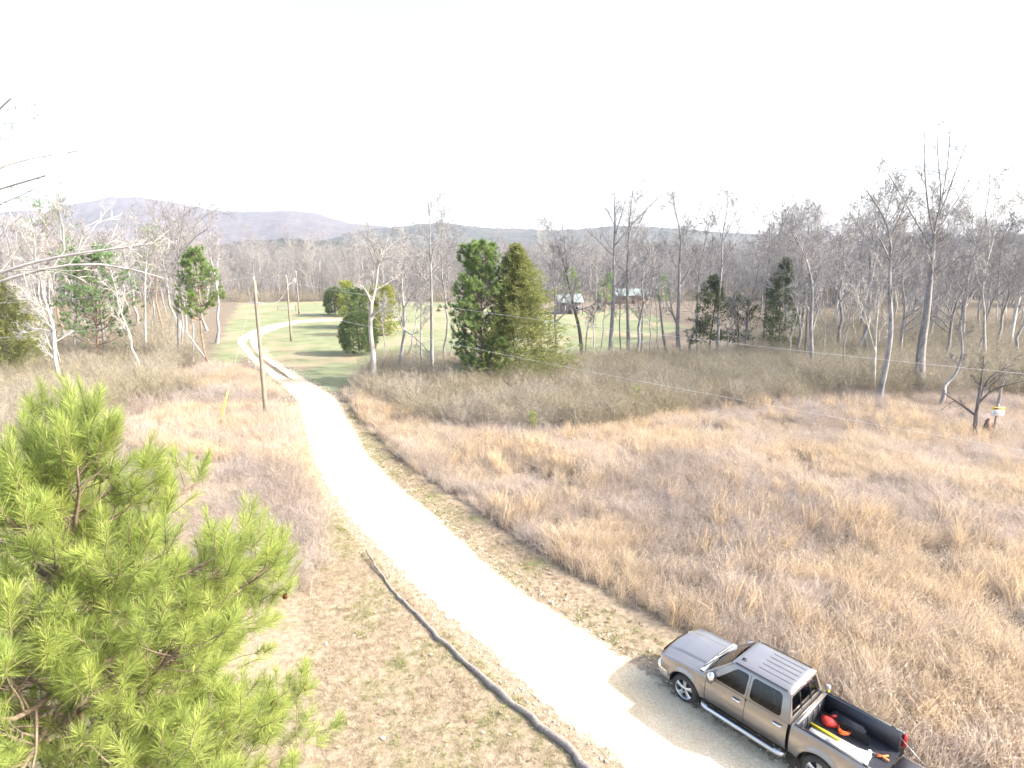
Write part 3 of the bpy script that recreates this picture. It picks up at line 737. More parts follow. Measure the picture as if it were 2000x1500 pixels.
def pine(name, u, v, top_v, rad_px, mat, label, seed, whorls=11, per=5, from_=0.3, tufts=5, needle=0.3, width=0.03, nn=22, trunk_r=0.14, loc=None, h=None, r=None, cat='tree', droop=0.0, group=None):
    rng = np.random.RandomState(seed)
    if loc is None:
        p = at(u, v); h = at_y(u, top_v, p[1])[2]; r = rad_px * p[1] / FPX
    else: p = np.array(loc)
    e_ = empty(name, tuple(p))
    n_ = 14
    z = np.linspace(0, 1, n_)
    tr = np.column_stack([np.cumsum(rng.normal(size=n_) * 0.008 * h), np.cumsum(rng.normal(size=n_) * 0.008 * h), z * h]); tr[:, :2] -= tr[0, :2]
    rr = trunk_r * (1 - 0.88 * z)
    tm = MB().add(*batch_tubes(tr[None], rr[None], 8))
    tips, dirs = [], []
    bm_ = MB()
    for k in range(whorls):
        t = from_ + (0.985 - from_) * (k + rng.rand() * 0.4) / whorls
        for j in range(per):
            a = rng.rand() * 2 * math.pi
            tt = (t - from_) / (1 - from_)
            ln = r * (0.35 + 0.65 * math.sin(min(1, (1 - tt) * 1.25 + 0.05) * math.pi / 2)) * rng.uniform(0.6, 1.1)
            if tt > 0.9: ln *= 0.6
            b0 = np.array([np.interp(t, z, tr[:, q]) for q in range(3)])
            d = np.array([math.cos(a), math.sin(a), 0.25 + 0.5 * tt - droop])
            pts = [b0]
            for s_ in range(5):
                d = norm(d + np.array([0, 0, 0.12]) + rng.normal(size=3) * 0.1)
                pts.append(pts[-1] + d * ln / 5)
            P = np.array(pts)[None]; R = np.linspace(0.05 * trunk_r / 0.14, 0.012, 6)[None] * (1.2 - 0.6 * tt)
            bm_.add(*batch_tubes(P, R, 4))
            P2_, R2_ = grow(rng, P, R, tufts, 0.3, 1.0, 45, 0.42, 0.5, 3, 0.22, 0.12, 0.008)
            bm_.add(*batch_tubes(P2_, R2_, 3))
            tips += [P[0, -1]] + list(P2_[:, -1]); dirs += [norm(P[0, -1] - P[0, -2])] + list(norm(P2_[:, -1] - P2_[:, -2]))
    tips.append(tr[-1]); dirs.append(np.array([0, 0, 1.0]))
    tips = np.array(tips); dirs = norm(np.array(dirs) + np.array([0, 0, 0.25]))
    tm.build('trunk', M['bark_pine'], e_, True, False)
    bm_.build('branches', M['bark_pine'], e_, True, False)
    N = len(tips)
    p_ = np.repeat(tips, nn, 0) - np.repeat(dirs, nn, 0) * rng.rand(N * nn, 1) * needle * 0.8
    rv = rng.normal(size=(N * nn, 3)); D = np.repeat(dirs, nn, 0)
    perp = norm(rv - (rv * D).sum(1, keepdims=True) * D)
    a = np.radians(rng.uniform(25, 75, N * nn))[:, None]
    d = D * np.cos(a) + perp * np.sin(a)
    V, F = blades(p_, d, needle * rng.uniform(0.7, 1.1, N * nn), np.full(N * nn, width), rng)
    ti = np.repeat(np.clip(np.repeat(rng.rand(N), nn) * 0.5 + rng.rand(N * nn) * 0.5, 0, 1), 3)
    MB().add(V, F, ti).build('crown', M[mat], e_, False, False, tint=True)
    return tag(e_, label, cat, group)
pine('pine_tree', 945, 752, 473, 74, 'needle_far', 'bright green pine with a ragged top beside the big olive cedar', 31, 18, 8, 0.05, 8, 0.40, 0.055, 34, 0.2)
pine('pine_tree', 192, 716, 500, 92, 'needle_blue', 'bluish green young pine standing among the trees left of the drive', 32, 14, 6, 0.2, 8, 0.42, 0.05, 30, 0.16, droop=0.1)
pine('pine_tree', 410, 716, 487, 48, 'needle_far', 'slim pine with a bare lower trunk beside the far lawn', 33, 11, 6, 0.40, 7, 0.40, 0.05, 28, 0.14)
pine('pine_tree', 125, 660, 400, 70, 'needle_blue', 'tall thin crowned pine above the wood left of the drive', 34, 12, 4, 0.5, 4, 0.5, 0.05, 14, 0.2)
pine('pine_tree', 318, 650, 440, 45, 'needle_blue', 'hazy pine half hidden by bare boughs behind the fan tree', 35, 9, 4, 0.4, 4, 0.5, 0.06, 14, 0.18)
pine('pine_tree', 1110, 606, 528, 27, 'needle_far', 'small bright pine directly behind the cabin', 36, 9, 5, 0.15, 4, 0.6, 0.1, 16, 0.15)
pine('pine_tree', 1183, 603, 535, 22, 'needle_far', 'small pine between the cabin and the long green roof', 37, 8, 5, 0.15, 4, 0.6, 0.1, 16, 0.15)
pine('pine_tree', 1046, 612, 528, 20, 'needle_far', 'pine half hidden behind the big olive cedar', 38, 8, 5, 0.15, 4, 0.6, 0.1, 16, 0.15)
pine('pine_tree', 1290, 603, 540, 20, 'needle_blue', 'small dark pine beyond the far end of the long green roof', 39, 8, 5, 0.15, 4, 0.6, 0.1, 14, 0.15)
for k, (u, v, s_, lab) in enumerate([(835,818,0.9,'bright green pine seedling nearest the drive in the dry field'), (1040,846,1.0,'bright green pine seedling in the grass, second from the drive'), (1100,818,0.75,'small bright pine seedling below the big olive cedar'), (1241,806,1.5,'largest bright pine seedling at the edge of the olive thicket')]):
    pine('pine_seedling', u, v, 0, 0, 'needle', lab, 60 + k, 5, 4, 0.15, 2, 0.2, 0.018, 26, 0.03, loc=at(u, v), h=s_ * 1.5, r=s_ * 0.45, cat='seedling')

# the near pine
def near_pine():
    rng = np.random.RandomState(5)
    base = np.array([-5.15, 5.8, 0.0])
    h = 10.32
    e_ = empty('pine_tree', tuple(base))
    n_ = 22
    z = np.linspace(0, 1, n_)
    tr = np.column_stack([0.35 * z + 0.05 * np.sin(z * 9), 0.06 * np.cos(z * 8), z * h])
    rr = 0.125 * (1 - 0.86 * z ** 1.2)
    MB().add(*batch_tubes(tr[None], rr[None], 10)).build('trunk', M['bark_pine'], e_, True, False)
    ax = []   # shoots: (start, direction, length, uprightness)
    bm_ = MB()
    zs = [4.6, 5.2, 5.75, 6.3, 6.75, 7.2, 7.6, 8.0, 8.4, 8.75, 9.1, 9.45, 9.8]
    for z0 in zs:
        cnt = rng.randint(5, 8)
        a0 = rng.rand() * 7
        for j in range(cnt):
            a = a0 + j * 2 * math.pi / cnt + rng.normal() * 0.25
            rad = min(2.45, 0.55 + (h - z0) * 0.62) * rng.uniform(0.72, 1.1)
            b0 = np.array([np.interp(z0, tr[:, 2], tr[:, q]) for q in range(3)]) + [0, 0, rng.normal() * 0.06]
            d = norm(np.array([math.cos(a), math.sin(a), 0.18 + 0.9 * max(0, (z0 - 8)) / 2.5]))
            pts = [b0]
            for s_ in range(8):
                d = norm(d + np.array([0, 0, 0.035 + 0.04 * s_ / 8]) + rng.normal(size=3) * 0.09)
                pts.append(pts[-1] + d * rad / 8)
            P = np.array(pts)[None]; R = np.linspace(0.028, 0.009, 9)[None] * (0.7 + 0.3 * rad)
            bm_.add(*batch_tubes(P, R, 6))
            m_ = max(4, int((5.2 if z0 > 8 else 7.0) * rad))
            P2_, R2_ = grow(rng, P, R, m_, 0.14, 0.98, 48, 0.36, 0.6, 5, 0.12, 0.1, 0.006, shape=0.35)
            bm_.add(*batch_tubes(P2_, R2_, 4))
            P3_, R3_ = grow(rng, P2_, R2_, 2, 0.4, 0.9, 45, 0.55, 0.7, 4, 0.15, 0.1, 0.005)
            bm_.add(*batch_tubes(P3_, R3_, 3))
            for Q in (P, P2_, P3_):
                for q in Q:
                    ax.append((q[-1], norm(q[-1] - q[-2])))
    for q in range(4):   # the leading shoots
        ax.append((tr[-1] + [rng.normal() * .08, rng.normal() * .08, -.05 * q], norm(np.array([rng.normal() * .2, rng.normal() * .2, 1]))))
    bm_.build('branches', M['bark_twig'], e_, True, False)
    st = np.array([a[0] for a in ax]); di = np.array([a[1] for a in ax])
    N = len(st)
    nn = 125
    hi = np.clip((st[:, 2] - 6) / 5, 0, 1)
    up = rng.rand(N) * 0.9 + hi * 0.9
    di = norm(di + np.array([0, 0, 1.0]) * up[:, None])
    sl = rng.uniform(0.10, 0.24, N) + 0.22 * hi * (rng.rand(N) < 0.45)
    # the shoot itself
    P = st[:, None] + di[:, None] * (sl[:, None] * np.linspace(-0.15, 1, 3)[None])[..., None]
    s2 = MB(); s2.add(*batch_tubes(P, np.tile([0.006, 0.005, 0.003], (N, 1)), 4))
    s2.build('shoots', M['bark_pine'], e_, True, False)
    D = np.repeat(di, nn, 0)
    f = rng.rand(N * nn)
    p_ = np.repeat(st, nn, 0) + D * (np.repeat(sl, nn) * (f * 1.1 - 0.15))[:, None]
    rv = rng.normal(size=(N * nn, 3)); perp = norm(rv - (rv * D).sum(1, keepdims=True) * D)
    a = np.radians(74 - 52 * f + rng.normal(size=N * nn) * 10)[:, None]
    a = a * np.repeat(np.where(sl > 0.3, 0.62, 1.0), nn)[:, None]
    d = norm(D * np.cos(a) + perp * np.sin(a))
    ln = rng.uniform(0.13, 0.21, N * nn)
    sd = norm(np.cross(d, rng.normal(size=d.shape)))
    W = 0.0034
    mid = p_ + d * ln[:, None] * 0.55
    tip = p_ + d * ln[:, None] - np.array([0, 0, 1]) * (ln * 0.10 * (1 - np.abs(d[:, 2])))[:, None]
    V = np.stack([p_ - sd * W / 2, p_ + sd * W / 2, mid + sd * W / 2, mid - sd * W / 2, tip], 1).reshape(-1, 3)
    b5 = np.arange(N * nn) * 5
    ti = np.repeat(np.clip(np.repeat(rng.rand(N), nn) * 0.5 + rng.rand(N * nn) * 0.3 + f * 0.2, 0, 1), 5)
    mb = MB()
    mb.add(V, np.stack([b5, b5 + 1, b5 + 2, b5 + 3], 1), ti)
    mb.F3.append(np.stack([b5 + 3, b5 + 2, b5 + 4], 1))
    tag(mb.build('needles', M['needle'], e_, False, False, tint=True), kind='stuff')
    # cones
    prof = [(0, 0.0), (0.02, 0.022), (0.045, 0.03), (0.07, 0.024), (0.095, 0.008), (0.1, 0)]
    cm = MB()
    rings = []
    for k in range(11):
        t = k / 10; zc_ = -0.1 * t
        rad = 0.032 * math.sin(min(1, t * 0.9 + 0.1) * math.pi) ** 0.7 * (1.15 if k % 2 else 0.8) + 0.002
        th = np.arange(10) * 2 * math.pi / 10 + (0.3 if k % 2 else 0)
        rings.append(np.column_stack([rad * np.cos(th), rad * np.sin(th), np.full(10, zc_)]))
    rings = np.array(rings); cm.grid(np.concatenate([rings, rings[:, :1]], 1))
    cme = cm.mesh('cone', M['cone'])
    low = [k for k in np.argsort(-st[:, 0]) if 6.0 < st[k, 2] < 8.2 and st[k, 0] > 0.6][:60]
    for k in low[::9][:6]:
        o = link('pine_cone', cme, e_, tuple(st[k] + [0, -0.03, -0.02]), (0.4, rng.rand(), 0))
        o.scale = (1.1, 1.1, 1.1)
    return tag(e_, 'big bright green pine with long needle tufts filling the near corner', 'tree')
near_pine()

# ------------------------------------------------------------------ the woods
random.seed(4)
rngw = np.random.RandomState(8)
used = [at(*h_['path'][0])[:2] for h_ in HEROES]
MARKS = [(20,'the olive cedar'),(122,'the leaning white barked tree'),(200,'the bluish green pine'),(352,'the fan shaped bare tree'),(410,'the slim pine'),(500,'the nearest utility pole'),(575,'the two far utility poles'),(690,'the lawn shrubs'),(760,'the white topped sycamore'),(843,'the tall straight tree'),(945,'the bright pine'),(1010,'the big olive cedar'),(1110,'the small cabin'),(1195,'the wide forked bare tree'),(1250,'the long green roof'),(1327,'the double stemmed tree'),(1385,'the small dark cedar'),(1440,'the low ragged cedar'),(1515,'the taller dark cedar'),(1583,'the mottled grey tree'),(1650,'the end of the thicket'),(1712,'the cream coloured tree'),(1760,'the leaning footed tree'),(1820,'the tallest bare tree'),(1905,'the small dark forked tree'),(1960,'the notice sign')]
def wood_label(look, x, y):
    u = 1000 + FPX * x / (y * CP + CAM_H * SP)
    m_ = min(MARKS, key=lambda q: abs(q[0] - u))[1]
    depth = 'just behind' if y < 82 else ('in the wood behind' if y < 125 else 'deep in the wood beyond')
    return f'{look} {depth} {m_}'
LOOK = ['pale trunked bare tree', 'grey bare tree', 'grey bare tree']
def spots(n, gen, mind):
    out = []
    for _ in range(n * 60):
        if len(out) >= n: break
        q = np.array(gen())
        if all((q - o).dot(q - o) > mind * mind for o in out + used): out.append(q)
    return out
def g_left():
    y = random.uniform(58, 175); u = random.uniform(-120, 425 - max(0, (75 - y)) * 4)
    t = y * CP + CAM_H * SP
    return ((u - 1000) / FPX * t, y)
def g_right():
    y = random.uniform(66, 150); u = random.uniform(1470 + max(0, 90 - y) * 3, 2120)
    t = y * CP + CAM_H * SP
    return ((u - 1000) / FPX * t, y)
def g_back():
    y = random.uniform(176, 235); u = random.uniform(430, 1560)
    t = y * CP + CAM_H * SP
    return ((u - 1000) / FPX * t, y)
for k, u in enumerate(ROW_U):     # thin trees standing along the front of the lawn
    q = at(u, random.uniform(690, 712) + max(0, u - 1500) * 0.18)
    used.append(q[:2])
    kd, lk = (BARE[(k * 2 + 1) % 9], LOOK[(k * 2 + 1) % 9 % 3]) if k % 3 == 2 else (THIN[k % 5], 'thin bare tree')
    put_tree(kd, q[0], q[1], random.uniform(0, 6.28), random.uniform(0.75, 1.1) if k % 3 == 2 else random.uniform(0.9, 1.35), wood_label(lk, q[0], q[1]).replace('just behind', 'in the row beside'), 'trees in the row before the lawn')
for k, (x, y) in enumerate(spots(70, g_left, 3.0)):
    if k % 3 == 0: put_tree(THIN[k % 5], x, y, random.uniform(0, 6.28), random.uniform(0.9, 1.3), wood_label('thin bare tree', x, y), 'thin trees in the wood left of the drive')
    else: put_tree(BARE[k % 9], x, y, random.uniform(0, 6.28), random.uniform(0.85, 1.12) * (0.85 if y < 85 else 1), wood_label(LOOK[k % 9 % 3], x, y), 'trees in the wood left of the drive')
for k, (x, y) in enumerate(spots(105, g_right, 2.8)):
    if k % 4 == 0: put_tree(THIN[k % 5], x, y, random.uniform(0, 6.28), random.uniform(0.9, 1.4), wood_label('thin bare tree', x, y), 'thin trees in the wood right of the cedars')
    else: put_tree(BARE[k % 9], x, y, random.uniform(0, 6.28), random.uniform(0.88, 1.22), wood_label(LOOK[k % 9 % 3], x, y), 'trees in the wood right of the cedars')
for k, (x, y) in enumerate(spots(120, g_back, 3.2)):
    put_tree(BARE[(k * 5 + 2) % 9], x, y, random.uniform(0, 6.28), random.uniform(0.8, 1.1), wood_label(LOOK[(k * 5 + 2) % 9 % 3], x, y).replace('deep in the wood beyond', 'across the lawn beyond'), 'trees at the back of the lawn')

def scatter(name, pts, protos, rng, smin, smax, label, cat='wood', tilt=0.0, scales=None, idx=None, lean=0.0):
    """one object that instances small plants over many points"""
    N = len(pts)
    col = bpy.data.collections.new(name + '_kinds')
    for p in protos: col.objects.link(p)
    sc = rng.uniform(smin, smax, N) if scales is None else scales
    rot = np.stack([rng.normal(size=N) * tilt, rng.normal(size=N) * tilt, rng.rand(N) * 6.28], 1)
    if lean:
        la = (fnoise(pts[:, 0] * 0.15, pts[:, 1] * 0.15, 51, 2) - 0.5) * 5 + 2.4
        lm = lean * (0.3 + 1.4 * fnoise(pts[:, 0] * 0.3, pts[:, 1] * 0.3, 57, 2))
        rot[:, 0] += lm * np.cos(la - rot[:, 2]); rot[:, 1] += lm * np.sin(la - rot[:, 2])
    ix = rng.randint(0, len(protos), N) if idx is None else idx
    me = mesh_np(name, pts, [], None, False, {'scl': ('FLOAT', sc.astype(np.float32)), 'rot': ('FLOAT_VECTOR', rot.astype(np.float32)), 'idx': ('INT', ix.astype(np.int32))})
    o = link(name, me)
    ng = bpy.data.node_groups.new(name, 'GeometryNodeTree')
    ng.interface.new_socket('Geometry', in_out='INPUT', socket_type='NodeSocketGeometry')
    ng.interface.new_socket('Geometry', in_out='OUTPUT', socket_type='NodeSocketGeometry')
    gi = ng.nodes.new('NodeGroupInput'); go = ng.nodes.new('NodeGroupOutput')
    iop = ng.nodes.new('GeometryNodeInstanceOnPoints')
    ci = ng.nodes.new('GeometryNodeCollectionInfo'); ci.inputs['Collection'].default_value = col
    ci.inputs['Separate Children'].default_value = True; ci.inputs['Reset Children'].default_value = True
    def attr(nm, typ):
        a = ng.nodes.new('GeometryNodeInputNamedAttribute'); a.data_type = typ; a.inputs['Name'].default_value = nm
        return next(s for s in a.outputs if s.enabled and s.name == 'Attribute')
    iop.inputs['Pick Instance'].default_value = True
    L = ng.links.new
    L(gi.outputs[0], iop.inputs['Points']); L(ci.outputs[0], iop.inputs['Instance'])
    L(attr('idx', 'INT'), iop.inputs['Instance Index'])
    er = ng.nodes.new('FunctionNodeEulerToRotation'); L(attr('rot', 'FLOAT_VECTOR'), er.inputs[0]); L(er.outputs[0], iop.inputs['Rotation'])
    L(attr('scl', 'FLOAT'), iop.inputs['Scale'])
    L(iop.outputs[0], go.inputs[0])
    md = o.modifiers.new('scatter', 'NODES'); md.node_group = ng
    return tag(o, label, cat, kind='stuff')
def proto(name, me): return bpy.data.objects.new(name, me)

# far wood as a mass: low detail trees
FAR = []
for k in range(5):
    rs = random.Random(500 + k)
    tm, cm = bare_proto(140 + k, rs.uniform(15, 19), 0.17, 0.12, limbs=15, ang=46, density=1.0, fine=True)
    tm.add(np.concatenate(cm.V), np.concatenate(cm.F4))
    FAR.append(proto('far_tree', tm.mesh('far_tree', M['twig'], False, False)))
N = 2600
y = 238 + 190 * rngw.rand(N) ** 1.3; u = rngw.uniform(-250, 2250, N)
t = y * CP + CAM_H * SP
x = (u - 1000) / FPX * t
keep = ~((u > 430) & (u < 720) & (y > 270) & (rngw.rand(N) < 0.80))
xs = [np.column_stack([x, y, np.zeros(N)])[keep]]
N = 560
y = rngw.uniform(150, 238, N); u = np.where(rngw.rand(N) < 0.45, rngw.uniform(-200, 420, N), rngw.uniform(1480, 2200, N)); t = y * CP + CAM_H * SP
xs.append(np.column_stack([(u - 1000) / FPX * t, y, np.zeros(N)]))
N = 620
y = rngw.uniform(174, 240, N); u = rngw.uniform(420, 1600, N); t = y * CP + CAM_H * SP
xs.append(np.column_stack([(u - 1000) / FPX * t, y, np.zeros(N)]))
FARP = np.concatenate(xs)
fs = rngw.uniform(0.8, 1.08, len(FARP)); fs[-N:] = rngw.uniform(0.3, 0.75, N)
scatter('far_wood', FARP, FAR, rngw, 0, 0, 'grey brown mass of leafless wood below the ridges', 'wood', scales=fs)

# ------------------------------------------------------------------ field grass, weeds, thicket
def grass_clump(seed, nb, h, spread, width, mat, bend=0.35, heads=True):
    rng = np.random.RandomState(seed)
    b0 = np.column_stack([rng.normal(size=(nb, 2)) * spread, np.zeros(nb)])
    hh = h * rng.uniform(0.6, 1.1, nb)
    d = np.column_stack([rng.normal(size=(nb, 2)) * 0.16, np.ones(nb)])
    bd = np.column_stack([rng.normal(size=(nb, 2)) * bend, np.zeros(nb)])
    t = np.linspace(0, 1, 4)
    P = b0[:, None] + d[:, None] * (t[None, :, None] * hh[:, None, None]) + bd[:, None] * (t[None, :, None] ** 2 * hh[:, None, None])
    W = width * np.array([0.8, 1.0, 0.9, 0.15])[None] * rng.uniform(0.7, 1.3, nb)[:, None]
    mb = MB(); V, F = ribbons(P, W, rng)
    tint = np.repeat(rng.rand(nb), 8)
    mb.add(V, F, tint)
    if heads:
        q = np.repeat(P[:, 2:], 1, 0)
        pp = P[:, 3][::2]; dd = norm(P[:, 3] - P[:, 2])[::2]
        pp = np.repeat(pp, 3, 0) - np.repeat(dd, 3, 0) * rng.rand(len(pp) * 3, 1) * 0.25 * h
        V, F = blades(pp, norm(np.repeat(dd, 3, 0) + rng.normal(size=pp.shape) * 0.45), np.full(len(pp), 0.10 * h), np.full(len(pp), width * 1.3), rng)
        mb.add(V, F, np.repeat(0.6 + 0.4 * rng.rand(len(pp)), 3))
    return proto('clump', mb.mesh('clump', M[mat], False, False, tint=True))
def weed_clump(seed, stems, h, mat, spread=0.22, w=0.009, branch=6, fan=0.35):
    rng = np.random.RandomState(seed)
    b0 = np.column_stack([rng.normal(size=(stems, 2)) * spread, np.zeros(stems)])
    d = norm(np.column_stack([rng.normal(size=(stems, 2)) * fan, np.ones(stems)]))
    hh = h * rng.uniform(0.55, 1.1, stems)
    pts = [b0]
    for s_ in range(4):
        d = norm(d + rng.normal(size=d.shape) * 0.12)
        pts.append(pts[-1] + d * hh[:, None] / 4)
    P = np.stack(pts, 1)
    R = np.tile(np.linspace(w, w * 0.35, 5), (stems, 1))
    mb = MB(); mb.add(*ribbons(P, R * 1.6, rng), tint=np.repeat(rng.rand(stems), 10))
    P2_, R2_ = grow(rng, P, R, branch, 0.25, 1.0, 38, 0.45, 0.7, 3, 0.08, 0.2, w * 0.5, shape=0.3)
    mb.add(*ribbons(P2_, R2_ * 1.6, rng), tint=np.repeat(rng.rand(len(P2_)), 6))
    P3_, R3_ = grow(rng, P2_, R2_, 4, 0.3, 1.0, 40, 0.6, 0.7, 2, 0.05, 0.2, w * 0.4, shape=0.3)
    mb.add(*ribbons(P3_, R3_ * 1.6, rng), tint=np.repeat(rng.rand(len(P3_)), 4))
    return proto('clump', mb.mesh('clump', M[mat], False, False, tint=True))
GRASS = [grass_clump(200 + k, 46, 1.05, 0.16, 0.011, 'grass_tall') for k in range(5)]
WEED = [weed_clump(230 + k, 9, 1.0, 'weed') for k in range(4)]
BRUSH = [weed_clump(260 + k, 16, 2.1, 'brush', 0.45, 0.014, 8, 0.42) for k in range(5)]
rngf = np.random.RandomState(17)
def fill(poly, dens, jit=True):
    lo, hi = poly.min(0), poly.max(0)
    hi = np.minimum(hi, [75, 90]); lo = np.maximum(lo, [-75, 4])
    n_ = int((hi[0] - lo[0]) * (hi[1] - lo[1]) * dens)
    q = lo + rngf.rand(n_, 2) * (hi - lo)
    # only what the picture and a step to its side could see
    t_ = q[:, 1] * CP + CAM_H * SP
    uu = 1000 + FPX * q[:, 0] / t_
    q = q[(uu > -250) & (uu < 2250)]
    return q[inside(q, poly)]
TR_POS, TR_TH = np.array([4.84, 16.0]), math.radians(129.9)
TRF = np.array([math.cos(TR_TH), math.sin(TR_TH)]); TRL = np.array([-TRF[1], TRF[0]])
def off_truck(q, margin=0.18):
    r = q - TR_POS
    a, b_ = -(r @ TRF), r @ TRL
    return ~((a > -0.3) & (a < 7.2) & (b_ > -1.02 - margin) & (b_ < 4))
def z0(q): return np.column_stack([q, np.zeros(len(q))])
THICK = poly_at([(690,762),(745,712),(900,722),(1000,742),(1100,716),(1300,708),(1450,702),(1590,716),(1620,770),(1570,790),(1420,802),(1280,826),(1180,846),(1000,848),(860,836),(760,806)])
q = fill(FIELD, 9.0); q = q[off_truck(q)]
q = q[~(inside(q, THICK) & (rngf.rand(len(q)) < 0.75))]
sc_ = 0.45 + 0.75 * fnoise(q[:, 0] * 0.22, q[:, 1] * 0.22, 4, 3) + rngf.normal(size=len(q)) * 0.08
d_edge = dist_poly(q, FIELD)
sc_ *= np.clip(0.62 + d_edge * 0.6, 0.5, 1)
far_r = np.clip((q[:, 1] - 36) / 10, 0, 1) * (q[:, 0] > 15)
sc_ *= 1 - 0.45 * far_r
pick = fnoise(q[:, 0] * 0.12 + 40, q[:, 1] * 0.12, 8, 3) + rngf.normal(size=len(q)) * 0.05
g_ = pick < 0.60
gap = fnoise(q[:, 0] * 0.35 + 7, q[:, 1] * 0.35, 71, 3)
kp = (rngf.rand(len(q)) < np.clip((gap - 0.30) / 0.12, 0.08, 0.95))
scatter('tall_grass', z0(q[g_ & kp]), GRASS, rngf, 0, 0, 'tall dry tan grass covering the field beside the drive', 'grass', 0.14, np.clip(sc_[g_ & kp], 0.25, 1.3), lean=0.28)
qq = q[~g_ | (rngf.rand(len(q)) < 0.22)]; 
scatter('dead_weeds', z0(qq), WEED, rngf, 0.55, 1.05, 'grey brown dead weed stems mixed through the dry field', 'weeds', 0.1)
GOLD = [grass_clump(220 + k, 26, 1.35, 0.10, 0.014, 'grass_gold', 0.22) for k in range(3)]
q = fill(FIELD, 1.1); q = q[off_truck(q) & ~inside(q, THICK)]
q = q[(fnoise(q[:, 0] * 0.2 + 3, q[:, 1] * 0.2, 91, 3) + rngf.normal(size=len(q)) * 0.05 > 0.52) & (q[:, 1] < 48)]
scatter('sedge_stalks', z0(q), GOLD, rngf, 0.7, 1.1, 'tall golden sedge stalks standing above the dry field grass', 'grass', 0.1, lean=0.2)
q = fill(THICK, 1.5)
scatter('thicket', z0(q), BRUSH, rngf, 0.6, 1.15, 'olive brown leafless thicket along the edge of the field', 'thicket', 0.06)
# left of the drive
LG = poly_at([(250,838),(330,800),(420,800),(560,795),(585,850),(600,905),(625,965),(560,960),(500,905),(420,905),(330,880),(240,870)])
LG2 = poly_at([(345,742),(420,712),(470,722),(530,748),(560,775),(480,780),(400,770)])
LW = poly_at([(430,930),(520,900),(600,930),(640,1000),(645,1090),(600,1170),(520,1200),(420,1150),(380,1050)])
LB = poly_at([(-250,700),(60,690),(330,700),(345,735),(380,760),(300,790),(230,800),(150,830),(-250,960)])
LL = poly_at([(200,820),(300,780),(420,770),(560,778),(560,800),(420,800),(330,805),(250,840)])
q = np.concatenate([fill(LG, 7), fill(LG2, 6)])
scatter('tan_grass', z0(q), GRASS, rngf, 0.5, 0.95, 'pale tan grass growing round the utility pole left of the drive', 'grass', 0.12)
q = np.concatenate([fill(LW, 5.0), fill(LL, 2.0), fill(poly_at([(-250,900),(240,850),(430,930),(400,1160),(-250,1300)]), 2.0)])
scatter('roadside_weeds', z0(q), WEED, rngf, 0.6, 1.25, 'reddish grey weeds on the bank between the near pine and the drive', 'weeds', 0.12)
q = fill(LB, 1.1)
scatter('brushwood', z0(q), BRUSH, rngf, 0.6, 1.2, 'tangled grey brushwood under the trees left of the drive', 'thicket', 0.08)
# low growth at the feet of the woods
def under(n, ylo, yhi, ulo, uhi):
    y = rngf.uniform(ylo, yhi, n); u = rngf.uniform(ulo, uhi, n); t = y * CP + CAM_H * SP
    return np.column_stack([(u - 1000) / FPX * t, y, np.zeros(n)])
q = np.concatenate([under(700, 62, 120, 1610, 2200), under(260, 66, 110, 1470, 1700), under(700, 64, 170, -200, 400), under(1100, 172, 215, 420, 1650), under(500, 52, 66, 1600, 2200)])
scatter('undergrowth', q, BRUSH, rngf, 0.7, 1.5, 'brown leafless undergrowth at the feet of the woods', 'undergrowth', 0.08)

# ------------------------------------------------------------------ verge: short grass, leaves, stones
VERGE = poly_at([(560,1000),(640,1000),(720,1080),(900,1260),(1080,1420),(1230,1560),(1150,1800),(300,1800),(520,1450),(600,1250)])
VERGE_R = poly_at([(668,790),(700,790),(745,860),(830,940),(930,1015),(1060,1105),(1190,1185),(1290,1240),(1310,1290),(1240,1295),(1118,1209),(986,1135),(885,1040),(784,953),(715,884),(676,800)])
VERGE_L = poly_at([(590,840),(625,960),(700,1060),(640,1020),(600,930)])
def tuft(seed, mat, nb=16, h=0.075):
    return grass_clump(seed, nb, h, 0.06, 0.006, mat, 0.7, False)
SHORT = [tuft(300 + k, 'grass_short') for k in range(4)] + [tuft(310, 'grass_green'), tuft(311, 'grass_green')]
q = np.concatenate([fill(VERGE, 55), fill(VERGE_R, 45), fill(VERGE_L, 45)])
q = q[off_truck(q, -2)]
gn = fnoise(q[:, 0] * 0.6, q[:, 1] * 0.6, 31, 3) + np.clip(0.16 - 0.10 * (dist_poly(q, ROAD) - 0.4), -0.06, 0.16)
idx = np.where(gn + rngf.normal(size=len(q)) * 0.07 > 0.60, rngf.randint(4, 6, len(q)), rngf.randint(0, 4, len(q)))
inr = inside(q, ROAD) & (dist_poly(q, ROAD) > 0.15)
kinds = sorted(range(6), key=lambda k: k)
q2, i2 = q[~inr], idx[~inr]
# two objects keep the two kinds apart
scatter('dry_turf', z0(q2[i2 < 4]), SHORT[:4], rngf, 0.6, 1.3, 'short dry brown turf beside the drive', 'grass', 0.1)
scatter('green_turf', z0(q2[i2 >= 4]), SHORT[4:], rngf, 0.6, 1.3, 'short green turf along both edges of the drive', 'grass', 0.1)
def leaf_proto(seed):
    rng = np.random.RandomState(seed)
    a = np.array([0, .8, 1.8, 3.1, 4.4, 5.5]); r = 0.05 * np.array([1.3, .75, .7, 1.1, .7, .8])
    V = np.column_stack([r * np.cos(a), r * np.sin(a), 0.012 * rng.rand(6)])
    return proto('leaf', mesh_np('leaf', V, [np.array([[0, 1, 2, 3]]), np.array([[0, 3, 4, 5]])], M['leaf_dry'], False, {'tint': ('FLOAT', np.full(6, rng.rand(), np.float32))}))
LEAF = [leaf_proto(k) for k in range(5)]
q = np.concatenate([fill(VERGE, 1.2), fill(VERGE_R, 9), fill(LL, 4)])
q = q[off_truck(q, -2)]
